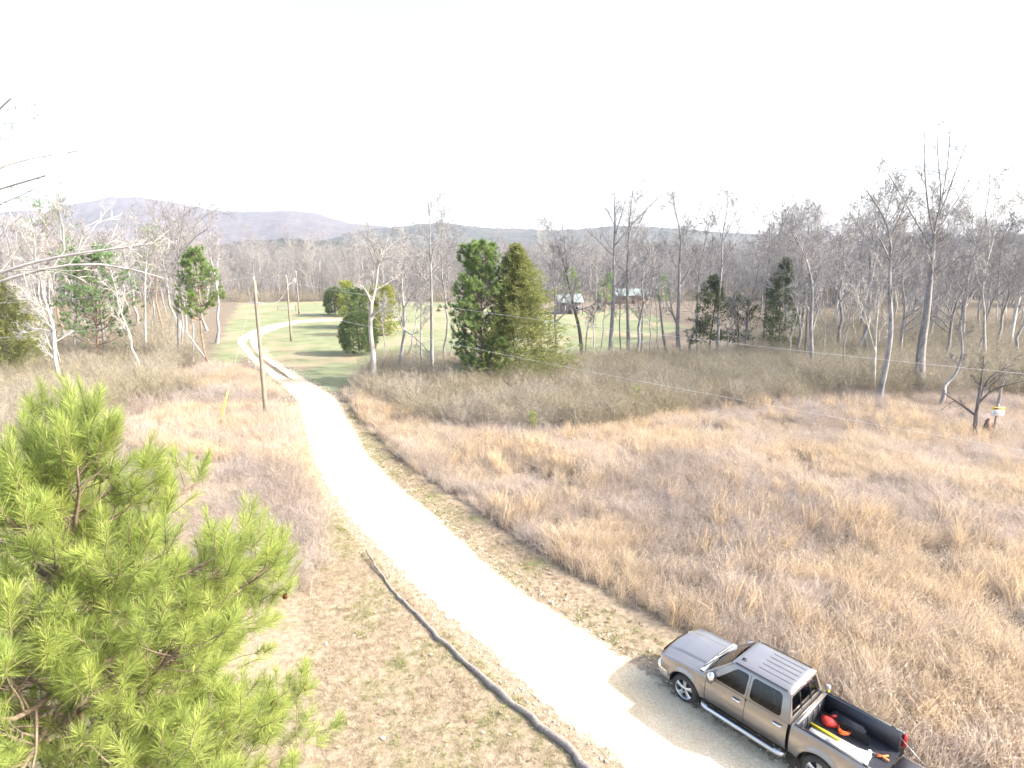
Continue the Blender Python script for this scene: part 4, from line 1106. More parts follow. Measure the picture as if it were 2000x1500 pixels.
scatter('fallen_leaves', np.column_stack([q, np.full(len(q), 0.045)]), LEAF, rngf, 0.6, 1.5, 'pale fallen leaves scattered on the verges', 'leaves', 0.5)
def stone_proto(seed):
    bm = bmesh.new(); bmesh.ops.create_icosphere(bm, subdivisions=1, radius=0.03)
    rng = np.random.RandomState(seed)
    for v in bm.verts: v.co = v.co * rng.uniform(0.65, 1.2); v.co.z *= 0.6
    me = bpy.data.meshes.new('pebble'); bm.to_mesh(me); bm.free(); me.materials.append(M['stone'])
    return proto('pebble', me)
q = np.concatenate([rdL[:200] + rngf.normal(size=(200, 2)) * 0.3 for _ in range(9)] + [rdR[:200] + rngf.normal(size=(200, 2)) * 0.35 for _ in range(12)])
scatter('roadside_stones', np.column_stack([q, np.full(len(q), 0.015)]), [stone_proto(k) for k in range(4)], rngf, 0.4, 1.6, 'loose pale stones along the edges of the gravel drive', 'gravel', 1.0)

# ------------------------------------------------------------------ log beside the drive
lp = [(1175,1530),(1140,1497),(1085,1442),(1010,1385),(945,1330),(880,1268),(830,1218),(775,1165),(745,1125),(728,1100),(716,1083)]
w = np.array([at(u, v) for u, v in lp]); base = w[0].copy()
pts = interp_path(w, 44)
rngl = np.random.RandomState(3)
rad = np.interp(np.linspace(0, 1, 44), [0, 0.3, 0.7, 1], [0.115, 0.09, 0.062, 0.03]) * (1 + 0.10 * rngl.normal(size=44))
pts[:, 2] = rad * 0.6 + np.interp(np.linspace(0, 1, 44), [0, 0.8, 0.93, 1], [0.0, 0.0, 0.10, 0.16])
pts[:, :2] += rngl.normal(size=(44, 2)) * 0.03
log = empty('fallen_log', tuple(base))
MB().tube(pts - base, rad, 12).build('stem', plain('log_bark', (0.21, 0.18, 0.155), 0.95, noise=0.65, scale=14, bump=1.0), log, True)
for k_, dx in ((30, 0.25), (37, -0.2), (24, 0.12)):
    p0 = pts[k_] - base
    MB().tube([p0, p0 + [dx * .5, .05, .06], p0 + [dx, .1, .09]], [0.022, 0.016, 0.008], 6).build('branch_stub', M['bark_dark'], log, True)
tag(log, 'long thin weathered log lying along the edge of the drive', 'log')
# pale dead branch on the ground below the pine
o = MB().tube(interp_path([(0, 0, 0.1), (0.7, 0.5, 0.14), (1.5, 0.9, 0.12), (2.5, 1.7, 0.1)], 10), np.linspace(0.1, 0.03, 10), 8).build('dead_branch', M['bark_pale'], None, True, loc=tuple(at(300, 1490)))
tag(o, 'pale dead branch on the ground seen through the near pine', 'branch')

# ------------------------------------------------------------------ utility poles, wires
def pole(u, v, top_v, label, extras):
    p = at(u, v); h = at_y(u, top_v, p[1])[2]
    e_ = empty('utility_pole', tuple(p))
    z = np.linspace(-0.1, h, 8)
    MB().tube(np.column_stack([z * 0, z * 0, z]), np.linspace(0.165, 0.115, 8), 14).build('post', M['pole_wood'], e_, True)
    def insul(z_, side, nm='insulator'):
        MB().tube([(0, 0, z_), (side * 0.22, 0, z_ + 0.02)], 0.022, 6).build('bracket', M['steel'], e_, True)
        MB().tube([(side * 0.22, 0, z_ - 0.02), (side * 0.22, 0, z_ + 0.05), (side * 0.22, 0, z_ + 0.12), (side * 0.22, 0, z_ + 0.16)], [0.05, 0.07, 0.05, 0.03], 10).build(nm, M['insulator'], e_, True)
    MB().tube([(0, 0, h), (0, 0, h + 0.12), (0, 0, h + 0.25), (0, 0, h + 0.3)], [0.035, 0.06, 0.06, 0.03], 10).build('insulator', M['insulator'], e_, True)
    if 'arm' in extras:
        insul(h - 1.75, 1); insul(h - 1.75, -1)
    if 'low' in extras: insul(h - 1.2, 1)
    if 'can' in extras:
        MB().tube([(-0.38, 0, h - 2.3), (-0.38, 0, h - 1.45), (-0.38, 0, h - 1.4)], [0.27, 0.27, 0.2], 16).build('transformer', M['insulator'], e_, True)
        MB().box((-0.2, -0.05, h - 2.2), (0, 0.05, h - 2.1)).build('bracket', M['steel'], e_)
        MB().tube([(-0.38, 0, h - 1.4), (-0.38, 0, h - 1.15)], 0.05, 8).build('bushing', M['insulator'], e_, True)
    return tag(e_, label, 'utility pole', 'utility poles beside the drive'), p, h
o1, p1, h1 = pole(520, 816, 548, 'nearest and thickest utility pole, in tan grass left of the drive', ('arm',))
o2, p2, h2 = pole(569, 666, 541, 'utility pole on the lawn inside the bend of the drive', ('low',))
o3, p3, h3 = pole(584, 613, 532, 'farthest utility pole, with a pale transformer near its top', ('can',))
def wire(pts, label, r=0.009):
    pts = np.array(pts); b0 = pts[0].copy()
    o = MB().tube(pts - b0, r, 5, False).build('overhead_wire', M['wire'], None, True, loc=tuple(b0))
    return tag(o, label, 'wire', 'overhead wires')
s_ = np.linspace(0, 1, 40)
up0 = p1 + [0, 0, h1 + 0.3]; lo0 = p1 + [0.22, 0, h1 - 1.6]; lo0l = p1 + [-0.22, 0, h1 - 1.6]
wire([up0 + np.array([69.3 * a, -35.4 * a, -8.63 * a + 4.84 * a * a]) for a in s_], 'upper overhead wire from the nearest pole across the field to the frame edge')
wire([lo0 + np.array([69.3 * a, -35.4 * a, -10.19 * a + 3.47 * a * a]) for a in s_], 'lower overhead wire sagging from the nearest pole across the dry field')
wire([up0 + np.array([-52 * a, -0.5 * a, -8.4 * a * (1 - a)]) for a in s_], 'upper overhead wire from the nearest pole towards the left wood')
wire([lo0l + np.array([-52 * a, -0.5 * a, -11.4 * a * (1 - a)]) for a in s_], 'lower overhead wire from the nearest pole towards the left wood')
wire([lo0 * (1 - a) + (p2 + [0.22, 0, h2 - 1.05]) * a - np.array([0, 0, 4.5 * a * (1 - a)]) for a in s_], 'sagging wire between the nearest pole and the pole on the lawn', 0.014)
wire([(p2 + [0.22, 0, h2 - 1.05]) * (1 - a) + (p3 + [0, 0, h3 + 0.25]) * a - np.array([0, 0, 3.0 * a * (1 - a)]) for a in s_], 'wire between the pole on the lawn and the farthest pole', 0.014)
g0 = at(429, 828); gt = at_y(446, 757, g0[1]); pt = p1 + [0, 0, h1 - 0.4]
d_ = norm(pt - g0)
o = MB().tube([g0 * 0, d_ * 2.6], 0.055, 10).build('guy_wire_guard', M['yellow_plastic'], None, True, loc=tuple(g0))
tag(o, 'yellow plastic guy wire guard slanting up from the grass beside the nearest pole', 'guard')
o = MB().tube([d_ * 2.6, pt - g0], 0.008, 5, False).build('guy_wire', M['wire'], None, True, loc=tuple(g0))
tag(o, 'thin guy wire from the yellow guard up to the nearest pole', 'wire')

# ------------------------------------------------------------------ buildings
M['roof_green'] = plain('roof_green', (0.19, 0.225, 0.215), 0.6, metal=0.0, noise=0.15, scale=0.6)
M['wall_grey'] = plain('wall_grey', (0.20, 0.175, 0.165), 0.9, noise=0.4, scale=2.5)
M['wall_tan'] = plain('wall_tan', (0.42, 0.26, 0.16), 0.9, noise=0.25, scale=1.5)
M['trim_dark'] = plain('trim_dark', (0.06, 0.05, 0.045), 0.8)
M['glass_dark'] = plain('glass_dark', (0.02, 0.025, 0.03), 0.1)
def cabin(u, v, w_, d_, wall_h, ridge_h, wall, label, name, rz=0.0, porch=False):
    p = at(u, v)
    e_ = empty(name, tuple(p), rz)
    hw, hd = w_ / 2, d_ / 2
    nlog = max(3, int(wall_h / 0.3))
    lh = wall_h / nlog
    bmesh_ = MB().box((-hw, -hd, 0), (hw, -hd + 0.2, lh - 0.03)).mesh('log', M[wall], bevel=0.03)
    bside = MB().box((-hw, -hd + 0.21, 0), (-hw + 0.2, hd, lh - 0.03)).mesh('log', M[wall], bevel=0.03)
    wc = MB().box((-hw + 0.04, -hd + 0.04, 0), (hw - 0.04, hd - 0.04, wall_h)).build('wall', M['trim_dark'], e_)
    for k in range(nlog):
        link('log', bmesh_, wc, (0, 0, k * lh)); link('log', bside, wc, (0, 0, k * lh))
        o_ = link('log', bside, wc, (w_ - 0.2, 0, k * lh))
    for s_ in (-1, 1):      # gables
        mbg = MB(); x = s_ * (hw - 0.02)
        mbg.add([(x, -hd, wall_h), (x, hd, wall_h), (x, 0, ridge_h), (x - s_ * .1, -hd, wall_h), (x - s_ * .1, hd, wall_h), (x - s_ * .1, 0, ridge_h)], [(0, 1, 2), (3, 4, 5)])
        mbg.build('gable', M[wall], e_)
    ov = 0.45
    rf = MB()
    for s_ in (-1, 1):
        a_ = np.array([[(-hw - ov, s_ * (hd + ov), wall_h - 0.12), (hw + ov, s_ * (hd + ov), wall_h - 0.12)], [(-hw - ov, 0, ridge_h + 0.05), (hw + ov, 0, ridge_h + 0.05)]])
        rf.grid(a_); rf.grid(a_ + [0, 0, 0.06])
    ro = rf.build('roof', M['roof_green'], e_)
    nr = int(w_ / 0.6)
    sl = math.atan2(ridge_h - wall_h + 0.17, hd + ov)
    ln = math.hypot(hd + ov, ridge_h - wall_h + 0.17)
    rib = MB().box((-0.025, 0, 0), (0.025, ln, 0.03)).mesh('seam', M['roof_green'])
    for k in range(nr + 1):
        link('seam', rib, ro, (-hw + k * w_ / nr, -(hd + ov), wall_h - 0.058), (sl, 0, 0))
    dr_ = MB().box((-0.45, -hd - 0.05, 0.05), (0.45, -hd - 0.005, 2.0)).build('door', M['trim_dark'], e_)
    MB().tube([(0.33, -hd - 0.10, 1.0), (0.33, -hd - 0.05, 1.0)], 0.03, 6).build('handle', M['steel'], dr_)
    for x in (-hw * 0.6, hw * 0.6):
        wdw = MB().box((x - 0.4, -hd - 0.04, 1.0), (x + 0.4, -hd - 0.004, 1.8)).build('window', M['insulator'], e_)
        MB().box((x - 0.33, -hd - 0.05, 1.07), (x + 0.33, -hd - 0.045, 1.73)).build('pane', M['glass_dark'], wdw)
    if porch:
        for x in (-hw - 0.2, hw + 0.2):
            MB().box((x - 0.07, -hd - 0.4, 0), (x + 0.07, -hd - 0.26, wall_h - 0.1)).build('porch_post', M['wall_grey'], e_)
    return tag(e_, label, 'building')
cabin(1110, 612, 5.0, 4.0, 2.7, 4.3, 'wall_grey', 'small grey wooden cabin with pale green metal roof behind the bare trees', 'cabin', 0.15, True)
cabin(1232, 592, 9.0, 5.0, 2.3, 3.9, 'wall_tan', 'low tan building with a long pale green roof farther from the drive', 'barn', 0.08)
# small gate far beyond the bend of the drive
gp = at(560, 606)
ge = empty('farm_gate', tuple(gp))
for x in (-2.2, 2.2): MB().tube([(x, 0, 0), (x, 0, 1.5)], 0.07, 8).build('post', M['pole_wood'], ge)
for k in range(5): MB().tube([(-2.1, 0, 0.3 + 0.25 * k), (2.1, 0, 0.3 + 0.25 * k)], 0.025, 6).build('rail', M['steel'], ge)
tag(ge, 'pale metal farm gate at the far side of the lawn', 'gate')

# ------------------------------------------------------------------ sign on a stump
sp = at(1940, 850)
sg = empty('yard_sign', (sp[0], sp[1] - 0.03, 0))
M['sign_white'] = plain('sign_white', (0.80, 0.80, 0.80), 0.5)
M['sign_yellow'] = plain('sign_yellow', (0.75, 0.55, 0.02), 0.5)
M['sign_black'] = plain('sign_black', (0.03, 0.03, 0.03), 0.6)
zc = at_y(1943, 804, sp[1] - 0.03)[2]
MB().box((-0.42, -0.02, zc - 0.3), (0.46, 0.02, zc + 0.12)).build('panel', M['sign_white'], sg, bevel=0.005)
MB().box((-0.42, -0.02, zc + 0.123), (0.46, 0.02, zc + 0.32)).build('header', M['sign_yellow'], sg, bevel=0.005)
for k, (x0_, x1_, z_, t_) in enumerate([(-0.30, 0.32, zc + 0.18, 0.09), (-0.32, 0.36, zc + 0.03, 0.05), (-0.26, 0.28, zc - 0.06, 0.03), (-0.30, 0.30, zc - 0.14, 0.03)]):
    MB().box((x0_, -0.026, z_), (x1_, -0.021, z_ + t_)).build('printed_line', M['sign_black'], sg)
MB().box((-0.06, 0.025, 0), (0.06, 0.09, zc + 0.55)).build('stake', M['pole_wood'], sg)
tag(sg, 'white and yellow notice sign on a stake among dry grass', 'sign')
stp = at(1938, 852)
rngs = np.random.RandomState(2)
th = np.arange(13) * 2 * math.pi / 12
rings = []
for z_, r_ in ((0, 0.42), (0.25, 0.30), (0.6, 0.24), (1.05, 0.22)):
    rr_ = r_ * (1 + 0.2 * np.sin(th * 3 + z_ * 4)); rr_[-1] = rr_[0]
    rings.append(np.column_stack([rr_ * np.cos(th), rr_ * np.sin(th), z_ + 0.12 * np.sin(th * 2) * (z_ > 0.9)]))
rings.append(np.column_stack([th * 0, th * 0, th * 0 + 1.0]))
o = MB().grid(np.array(rings)).build('tree_stump', bark_mat('stump_bark', (0.09, 0.055, 0.04), (0.30, 0.19, 0.14), 6), None, True, loc=(stp[0] - 0.05, stp[1] + 0.45, 0))
tag(o, 'splintered reddish brown stump behind the notice sign', 'stump')

# ------------------------------------------------------------------ pickup truck
def build_truck():
    paint, n, l, b = new_mat('truck_paint')
    b.inputs['Base Color'].default_value = (0.30, 0.275, 0.255, 1); b.inputs['Metallic'].default_value = 0.75
    b.inputs['Roughness'].default_value = 0.38; b.inputs['Coat Weight'].default_value = 0.8; b.inputs['Coat Roughness'].default_value = 0.05
    geo = n.new('ShaderNodeTexCoord'); dn = noise_tex(n, l, geo.outputs['Object'], 2.2, 6, 0.7)
    rr_ = n.new('ShaderNodeMapRange'); l.new(dn, rr_.inputs['Value']); rr_.inputs['To Min'].default_value = 0.24; rr_.inputs['To Max'].default_value = 0.42
    l.new(rr_.outputs[0], b.inputs['Roughness'])
    dst = noise_tex(n, l, geo.outputs['Object'], 1.1, 8, 0.72)
    l.new(mixc(n, l, math_n(n, l, 'MULTIPLY', smooth_n(n, l, dst, 0.48, 0.72), 0.45), (0.29, 0.265, 0.247), (0.40, 0.35, 0.29)), b.inputs['Base Color'])
    chrome = plain('chrome', (0.75, 0.75, 0.76), 0.14, 1.0)
    alloy = plain('alloy', (0.62, 0.62, 0.62), 0.3, 0.85)
    black = plain('black_plastic', (0.018, 0.018, 0.02), 0.55)
    liner = plain('bed_liner', (0.022, 0.024, 0.03), 0.45, bump=0.2, scale=60, noise=0.3)
    rubber = plain('rubber', (0.045, 0.042, 0.04), 0.85, noise=0.25, scale=12)
    seam_m = plain('seam_shadow', (0.012, 0.012, 0.012), 0.8)  # near black: dark parts and joints, also painted shade in recesses and gaps
    red = plain('red_lens', (0.45, 0.01, 0.01), 0.15)
    amber = plain('amber_lens', (0.75, 0.35, 0.06), 0.15)
    clear = plain('clear_lens', (0.75, 0.76, 0.78), 0.08)
    seatm = plain('seat_cloth', (0.06, 0.052, 0.045), 0.9)
    glass, gn_, gl_, gb_ = new_mat('window_glass')
    gt_ = gn_.new('ShaderNodeBsdfTransparent'); gt_.inputs[0].default_value = (0.17, 0.21, 0.19, 1)
    gg_ = gn_.new('ShaderNodeBsdfGlossy'); gg_.inputs['Roughness'].default_value = 0.02; gg_.inputs[0].default_value = (1, 1, 1, 1)
    fr = gn_.new('ShaderNodeFresnel'); fr.inputs[0].default_value = 1.5
    mx_ = gn_.new('ShaderNodeMixShader'); gl_.new(fr.outputs[0], mx_.inputs[0]); gl_.new(gt_.outputs[0], mx_.inputs[1]); gl_.new(gg_.outputs[0], mx_.inputs[2])
    gl_.new(mx_.outputs[0], gn_['Material Output'].inputs['Surface'])

    T = empty('pickup_truck', (TR_POS[0], TR_POS[1], 0.03), TR_TH)
    XF, XR, RA = 1.08, 4.72, 0.50      # axle positions behind the nose, arch radius
    Wd = lambda x: 1.0 - 0.17 * np.clip(1 - x / 0.55, 0, 1) ** 2
    def yside(x, z):
        s = np.clip((z - 0.42) / 0.8, 0, 1)
        y = Wd(x) * (0.925 + 0.075 * np.sin(np.clip(s * 0.95 + 0.06, 0, 1) * math.pi))
        for xc in (XF, XR):
            d = np.sqrt((x - xc) ** 2 + (z - 0.42) ** 2)
            y = y + 0.035 * np.clip(1 - np.abs(d - RA - 0.02) / 0.10, 0, 1)
        y = y - 0.012 * np.clip(1 - np.abs(z - 0.80) / 0.03, 0, 1)
        return y
    def zbot(x):
        z = np.full_like(x, 0.50)
        for xc in (XF, XR):
            dd = RA ** 2 - (x - xc) ** 2
            z = np.where(dd > 0, np.maximum(z, 0.42 + np.sqrt(np.clip(dd, 0, None))), z)
        return z
    def ztop(x): return np.interp(x, [0.1, 0.3, 0.7, 1.5, 1.75, 3.95, 4.0, 5.9], [0.97, 1.07, 1.12, 1.17, 1.19, 1.20, 1.22, 1.22])
    def side_panel(name, x0, x1, parent, sgn, cols=40, lip=None):
        x = np.linspace(x0, x1, cols)
        for xc in (XF, XR):
            if x0 < xc < x1: x = np.sort(np.unique(np.concatenate([x, xc + RA * np.cos(np.linspace(0, math.pi, 21))[(xc + RA * np.cos(np.linspace(0, math.pi, 21)) > x0) & (xc + RA * np.cos(np.linspace(0, math.pi, 21)) < x1)]])))
        zb, zt = zbot(x), ztop(x)
        s = np.linspace(0, 1, 12)
        Zg = zb[:, None] * (1 - s) + zt[:, None] * s
        Xg = np.repeat(x[:, None], 12, 1)
        Yg = yside(Xg, Zg)
        rows = [np.dstack([-Xg, Yg * sgn, Zg])]
        yt, z_ = Yg[:, -1], Zg[:, -1]
        if lip:
            for dy, dz in lip:
                rows.append(np.dstack([-x[:, None], (yt - dy)[:, None] * sgn, (z_ + dz)[:, None]]))
        inn = np.dstack([-x[:, None], ((Yg[:, 0] - 0.06) * sgn)[:, None], (zb + 0.0)[:, None]])   # folded lower edge
        return MB().grid(np.concatenate([inn] + rows, 1)).build(name, paint, parent, True)
    HL = [(0.015, 0.012), (0.05, 0.02), (0.075, 0.02), (0.08, 0.0)]
    BL = [(0.012, 0.010), (0.03, 0.014)]
    for sgn in (1, -1):
        side_panel('front_fender', 0.28, 1.715, T, sgn, 40, HL)
        d1 = side_panel('front_door', 1.73, 2.835, T, sgn, 14)
        d2 = side_panel('rear_door', 2.85, 3.93, T, sgn, 14)
        side_panel('bed_side', 4.01, 5.86, T, sgn, 40, BL + [(0.10, 0.016), (0.115, 0.0)])
        for d_, xh in ((d1, 2.62), (d2, 3.70)):
            yh = float(yside(np.array(xh), np.array(1.05)))
            MB().tube([(-xh + 0.13, (yh - 0.01) * sgn, 1.05), (-xh + 0.10, (yh + 0.03) * sgn, 1.055), (-xh - 0.08, (yh + 0.03) * sgn, 1.055), (-xh - 0.11, (yh - 0.01) * sgn, 1.05)], [0.018, 0.024, 0.024, 0.018], 8).build('handle', chrome, d_, True)
            MB().box((-xh - 0.10, (yh - 0.01) * sgn - 0.004, 1.025), (-xh + 0.10, (yh - 0.01) * sgn + 0.004, 1.095)).build('handle_recess', seam_m, d_)
        # rocker and step bar
        MB().box((-3.93, 0.80 * sgn - 0.08, 0.40), (-1.62, 0.80 * sgn + 0.10, 0.505)).build('rocker_panel', black, T)
        sb = MB().tube([(-1.66, 0.98 * sgn, 0.40), (-1.74, 1.07 * sgn, 0.41), (-1.85, 1.09 * sgn, 0.41), (-3.78, 1.09 * sgn, 0.41), (-3.90, 1.07 * sgn, 0.41), (-3.97, 0.98 * sgn, 0.40)], [0.05, 0.062, 0.068, 0.068, 0.062, 0.05], 12).build('step_bar', alloy, T, True)
        MB().box((-3.72, 1.09 * sgn - 0.035, 0.474), (-1.90, 1.09 * sgn + 0.035, 0.482)).build('tread_pad', black, sb)
        # wheel wells
        for xc in (XF, XR):
            th = np.linspace(-0.1, math.pi + 0.1, 20)
            G = np.array([[(-xc + (RA - 0.01) * math.cos(a), y * sgn, 0.42 + (RA - 0.01) * math.sin(a)) for a in th] for y in (0.95, 0.45)])
            w_ = MB().grid(G); w_.add([(-xc - 0.55, 0.45 * sgn, 0.3), (-xc + 0.55, 0.45 * sgn, 0.3), (-xc + 0.55, 0.45 * sgn, 0.95), (-xc - 0.55, 0.45 * sgn, 0.95)], [(0, 1, 2, 3)])
            w_.build('wheel_well', seam_m, T)
        # mirror
        mr = MB().box((-1.98, 1.02 * sgn - 0.10, 1.18), (-1.83, 1.02 * sgn + 0.10, 1.45)).build('mirror', chrome, T, False, bevel=0.02)
        MB().tube([(-1.88, 0.88 * sgn, 1.23), (-1.90, 0.98 * sgn, 1.24)], 0.03, 8).build('mirror_arm', black, mr)
        MB().box((-1.984, 1.03 * sgn - 0.08, 1.21), (-1.981, 1.03 * sgn + 0.09, 1.39)).build('mirror_glass', chrome, mr)
        # taillight
        MB().box((-5.885, 0.94 * sgn - 0.07, 0.80), (-5.80, 0.94 * sgn + 0.048, 1.16)).build('taillight', red, T, bevel=0.02)
        # headlight wrapping the corner, lamp below
        def strip(pl, z0_, z1_, nm, mt):
            pl = np.array(pl)
            G = np.array([[(-x, y * sgn, z_) for x, y in pl] for z_ in np.linspace(z0_, z1_, 4)])
            return MB().grid(G).build(nm, mt, T, True)
        strip([(0.50, 0.965), (0.34, 0.925), (0.22, 0.87), (0.15, 0.78), (0.115, 0.62)], 0.76, 0.985, 'headlight', clear)
        strip([(0.515, 0.975), (0.43, 0.957)], 0.78, 0.97, 'turn_signal', amber)
        # bed inside
        MB().box((-5.80, 0.80 * sgn - 0.02, 0.70), (-4.09, 0.80 * sgn + 0.02, 1.215)).build('bed_wall', liner, T)
        MB().box((-5.82, 0.855 * sgn - 0.035, 1.237), (-4.05, 0.855 * sgn + 0.035, 1.246)).build('rail_cap', black, T)
        MB().box((-5.12, 0.67 * sgn - 0.13, 0.70), (-4.32, 0.67 * sgn + 0.13, 0.96)).build('wheel_hump', liner, T, bevel=0.05)
        for xx in (4.22, 5.62): MB().box((-xx - 0.05, 0.855 * sgn - 0.025, 1.246), (-xx + 0.05, 0.855 * sgn + 0.025, 1.25)).build('stake_pocket', seam_m, T)
        MB().tube([(-5.80, 0.78 * sgn, 1.12), (-6.36, 0.77 * sgn, 0.75)], 0.008, 5).build('tailgate_cable', alloy, T)
    # inner dark shell, floor, nose block
    MB().box((-3.96, -0.84, 0.42), (-1.60, 0.84, 0.72)).build('cab_floor', seam_m, T)
    MB().box((-1.60, -0.44, 0.35), (-0.30, 0.44, 1.02)).build('engine_bay', seam_m, T)
    MB().box((-5.84, -0.44, 0.40), (-3.97, 0.44, 0.62)).build('chassis', seam_m, T)
    MB().box((-4.005, -0.90, 0.5), (-3.935, 0.90, 1.16)).build('cab_gap_shade', seam_m, T)  # dark block filling the gap behind the cab in place of its shade
    # hood
    xs = np.concatenate([np.linspace(0.10, 0.34, 9), np.linspace(0.40, 1.47, 22)])
    yn = np.unique(np.concatenate([np.linspace(-1, 1, 31), [-0.66, -0.62, -0.585, 0.585, 0.62, 0.66]]))
    Hx, Hy = np.meshgrid(xs, yn, indexing='ij')
    half = yside(Hx, ztop(Hx)) - 0.082
    half = np.where(Hx < 0.34, half * (0.80 + 0.20 * np.sqrt(np.clip((Hx - 0.10) / 0.24, 0, 1))), half)
    zc_ = ztop(np.maximum(Hx, 0.34)) + 0.016 + 0.075 * (1 - np.abs(Hy) ** 2.2)
    blg = np.clip((0.66 - np.abs(Hy)) / 0.075, 0, 1); zc_ = zc_ + 0.028 * blg * np.clip((Hx - 0.15) / 0.5, 0, 1)
    zc_ = zc_ - 0.20 * np.clip((0.34 - Hx) / 0.24, 0, 1) ** 2.2
    Hb = Hx + 0.03 * np.abs(Hy) ** 2.4 * np.clip((0.75 - Hx) / 0.65, 0, 1) ** 1.2
    MB().grid(np.dstack([-Hb, Hy * half, zc_])).build('hood', paint, T, True)
    # front: grille, bumper
    pl = [(0.116, 0.60), (0.085, 0.3), (0.075, 0), (0.085, -0.3), (0.116, -0.60)]
    g1 = MB().grid(np.array([[(-x, y, z_) for x, y in pl] for z_ in (0.72, 0.85, 1.0)])).build('grille', black, T)
    MB().grid(np.array([[(-x + 0.012, y, z_) for x, y in pl] for z_ in (0.83, 0.875, 0.91)])).build('grille_bar', paint, g1)
    pl = [(0.62, 1.0), (0.40, 0.99), (0.22, 0.945), (0.08, 0.84), (0.015, 0.6), (-0.01, 0.3), (-0.015, 0), (-0.01, -0.3), (0.015, -0.6), (0.08, -0.84), (0.22, -0.945), (0.40, -0.99), (0.62, -1.0)]
    def inset(pl, k): return [(x + k * (1 if abs(y) < 0.9 else 0.3), y * (1 - k * 0.75)) for x, y in pl]
    rows = [(inset(pl, 0.05), 0.42), (inset(pl, 0.01), 0.46), (pl, 0.56), (pl, 0.66), (inset(pl, 0.02), 0.72), (inset(pl, 0.09), 0.745), (inset(pl, 0.18), 0.745)]
    MB().grid(np.array([[(-x, y, z_) for x, y in p_] for p_, z_ in rows])).build('front_bumper', chrome, T, True)
    # cab upper
    BZ, TZ = 1.195, 1.80
    def cabxy(x, z, sgn):
        s = (z - BZ) / (TZ - BZ)
        return (-x, sgn * (0.915 - 0.20 * s - 0.035 * s * s + 0.012 * math.sin(s * math.pi)), z)
    def rounded(poly, r, k=5):
        out = []
        nP = len(poly)
        for i in range(nP):
            p0, p1, p2 = (np.array(poly[(i + j) % nP], float) for j in (-1, 0, 1))
            a = p1 + norm(p0 - p1) * r; b_ = p1 + norm(p2 - p1) * r
            for t in np.linspace(0, 1, k):
                out.append((1 - t) ** 2 * a + 2 * t * (1 - t) * p1 + t * t * b_)
        return np.array(out)
    def subdiv(poly, step=0.12):
        out = []
        for i in range(len(poly)):
            a, b_ = np.array(poly[i], float), np.array(poly[(i + 1) % len(poly)], float)
            k = max(1, int(np.linalg.norm(b_ - a) / step))
            out += [a + (b_ - a) * j / k for j in range(k)]
        return np.array(out)
    def holed(outer, holes, f, name, mat, parent, rim=0.03, rimdir=None):
        loops = [subdiv(outer)] + [subdiv(h_) for h_ in holes]
        tri = tessellate_polygon([[Vector((p_[0], p_[1], 0)) for p_ in lp_] for lp_ in loops])
        V = [f(*p_) for lp_ in loops for p_ in lp_]
        mb_ = MB(); mb_.add(V, np.array(tri))
        for lp_ in loops[1:]:       # depth of the window opening
            A = np.array([f(*p_) for p_ in lp_]); B = A + np.array(rimdir) * rim
            A = np.concatenate([A, A[:1]]); B = np.concatenate([B, B[:1]])
            mb_.grid(np.stack([A, B]))
        return mb_.build(name, mat, parent, False)
    w1 = rounded([(1.93, 1.235), (2.845 - 0.06, 1.235), (2.845 - 0.06, 1.745), (2.46, 1.745)], 0.075)
    w2 = rounded([(2.90, 1.235), (3.73, 1.235), (3.66, 1.745), (2.90, 1.745)], 0.10)
    outer = [(1.56, BZ), (3.965, BZ), (3.83, TZ), (2.30, TZ)]
    for sgn in (1, -1):
        cf = holed(outer, [w1, w2], lambda x, z: cabxy(x, z, sgn), 'cab_side', paint, T, 0.03, (0, -sgn, 0))
        for wv in (w1, w2):
            tri = tessellate_polygon([[Vector((p_[0], p_[1], 0)) for p_ in wv]])
            V = np.array([cabxy(p_[0], p_[1], sgn) for p_ in wv]) - [0, 0.018 * sgn, 0]
            MB().add(V, np.array(tri)).build('side_window', glass, cf)
            ring = np.array([cabxy(p_[0], p_[1], sgn) for p_ in wv]) + [0, -0.012 * sgn, 0]
            MB().tube(np.concatenate([ring, ring[:1]]), 0.013, 5, False).build('window_seal', black, cf)
        MB().box((-2.86, 0.955 * sgn - 0.03, 0.52), (-2.825, 0.955 * sgn - 0.01, 1.19)).build('door_seam', seam_m, T)
        # groove between doors above the belt
        G = np.array([[cabxy(2.838 + dx, z_, sgn) for dx in (-0.006, 0.006)] for z_ in np.linspace(BZ, TZ - 0.03, 6)]) + [0, 0.003 * sgn, 0]
        MB().grid(G).build('door_seam', seam_m, T)
    # windscreen, rear window
    def screen(zb_, zt_, xb_, xt_, yb_, yt_, bow, inset_=0.0):
        G = []
        for s_ in np.linspace(0, 1, 7):
            z_ = zb_ + (zt_ - zb_) * s_
            yy_ = yb_ + (yt_ - yb_) * s_
            G.append([(-(xb_ + (xt_ - xb_) * s_ - bow * (1 - t * t)), yy_ * t, z_) for t in np.linspace(-1, 1, 13)])
        return np.array(G)
    MB().grid(screen(1.20, 1.80, 1.60, 2.30, 0.875, 0.67, 0.11)).build('windshield', glass, T, True)
    for sgn in (1, -1):
        G = screen(1.19, 1.805, 1.60, 2.30, 0.90, 0.69, 0.11)[:, -1 if sgn > 0 else 0]
        MB().tube(G + [0.006, 0, 0], 0.032, 6, False).build('windshield_pillar', paint, T, True)
    cw = np.array([[(-1.47 - 0.0, y, 1.225 + 0.03 * (1 - (y / .85) ** 2)), (-1.62 + 0.11 * (1 - (y / .85) ** 2), y * 1.0, 1.215)] for y in np.linspace(-0.85, 0.85, 13)])
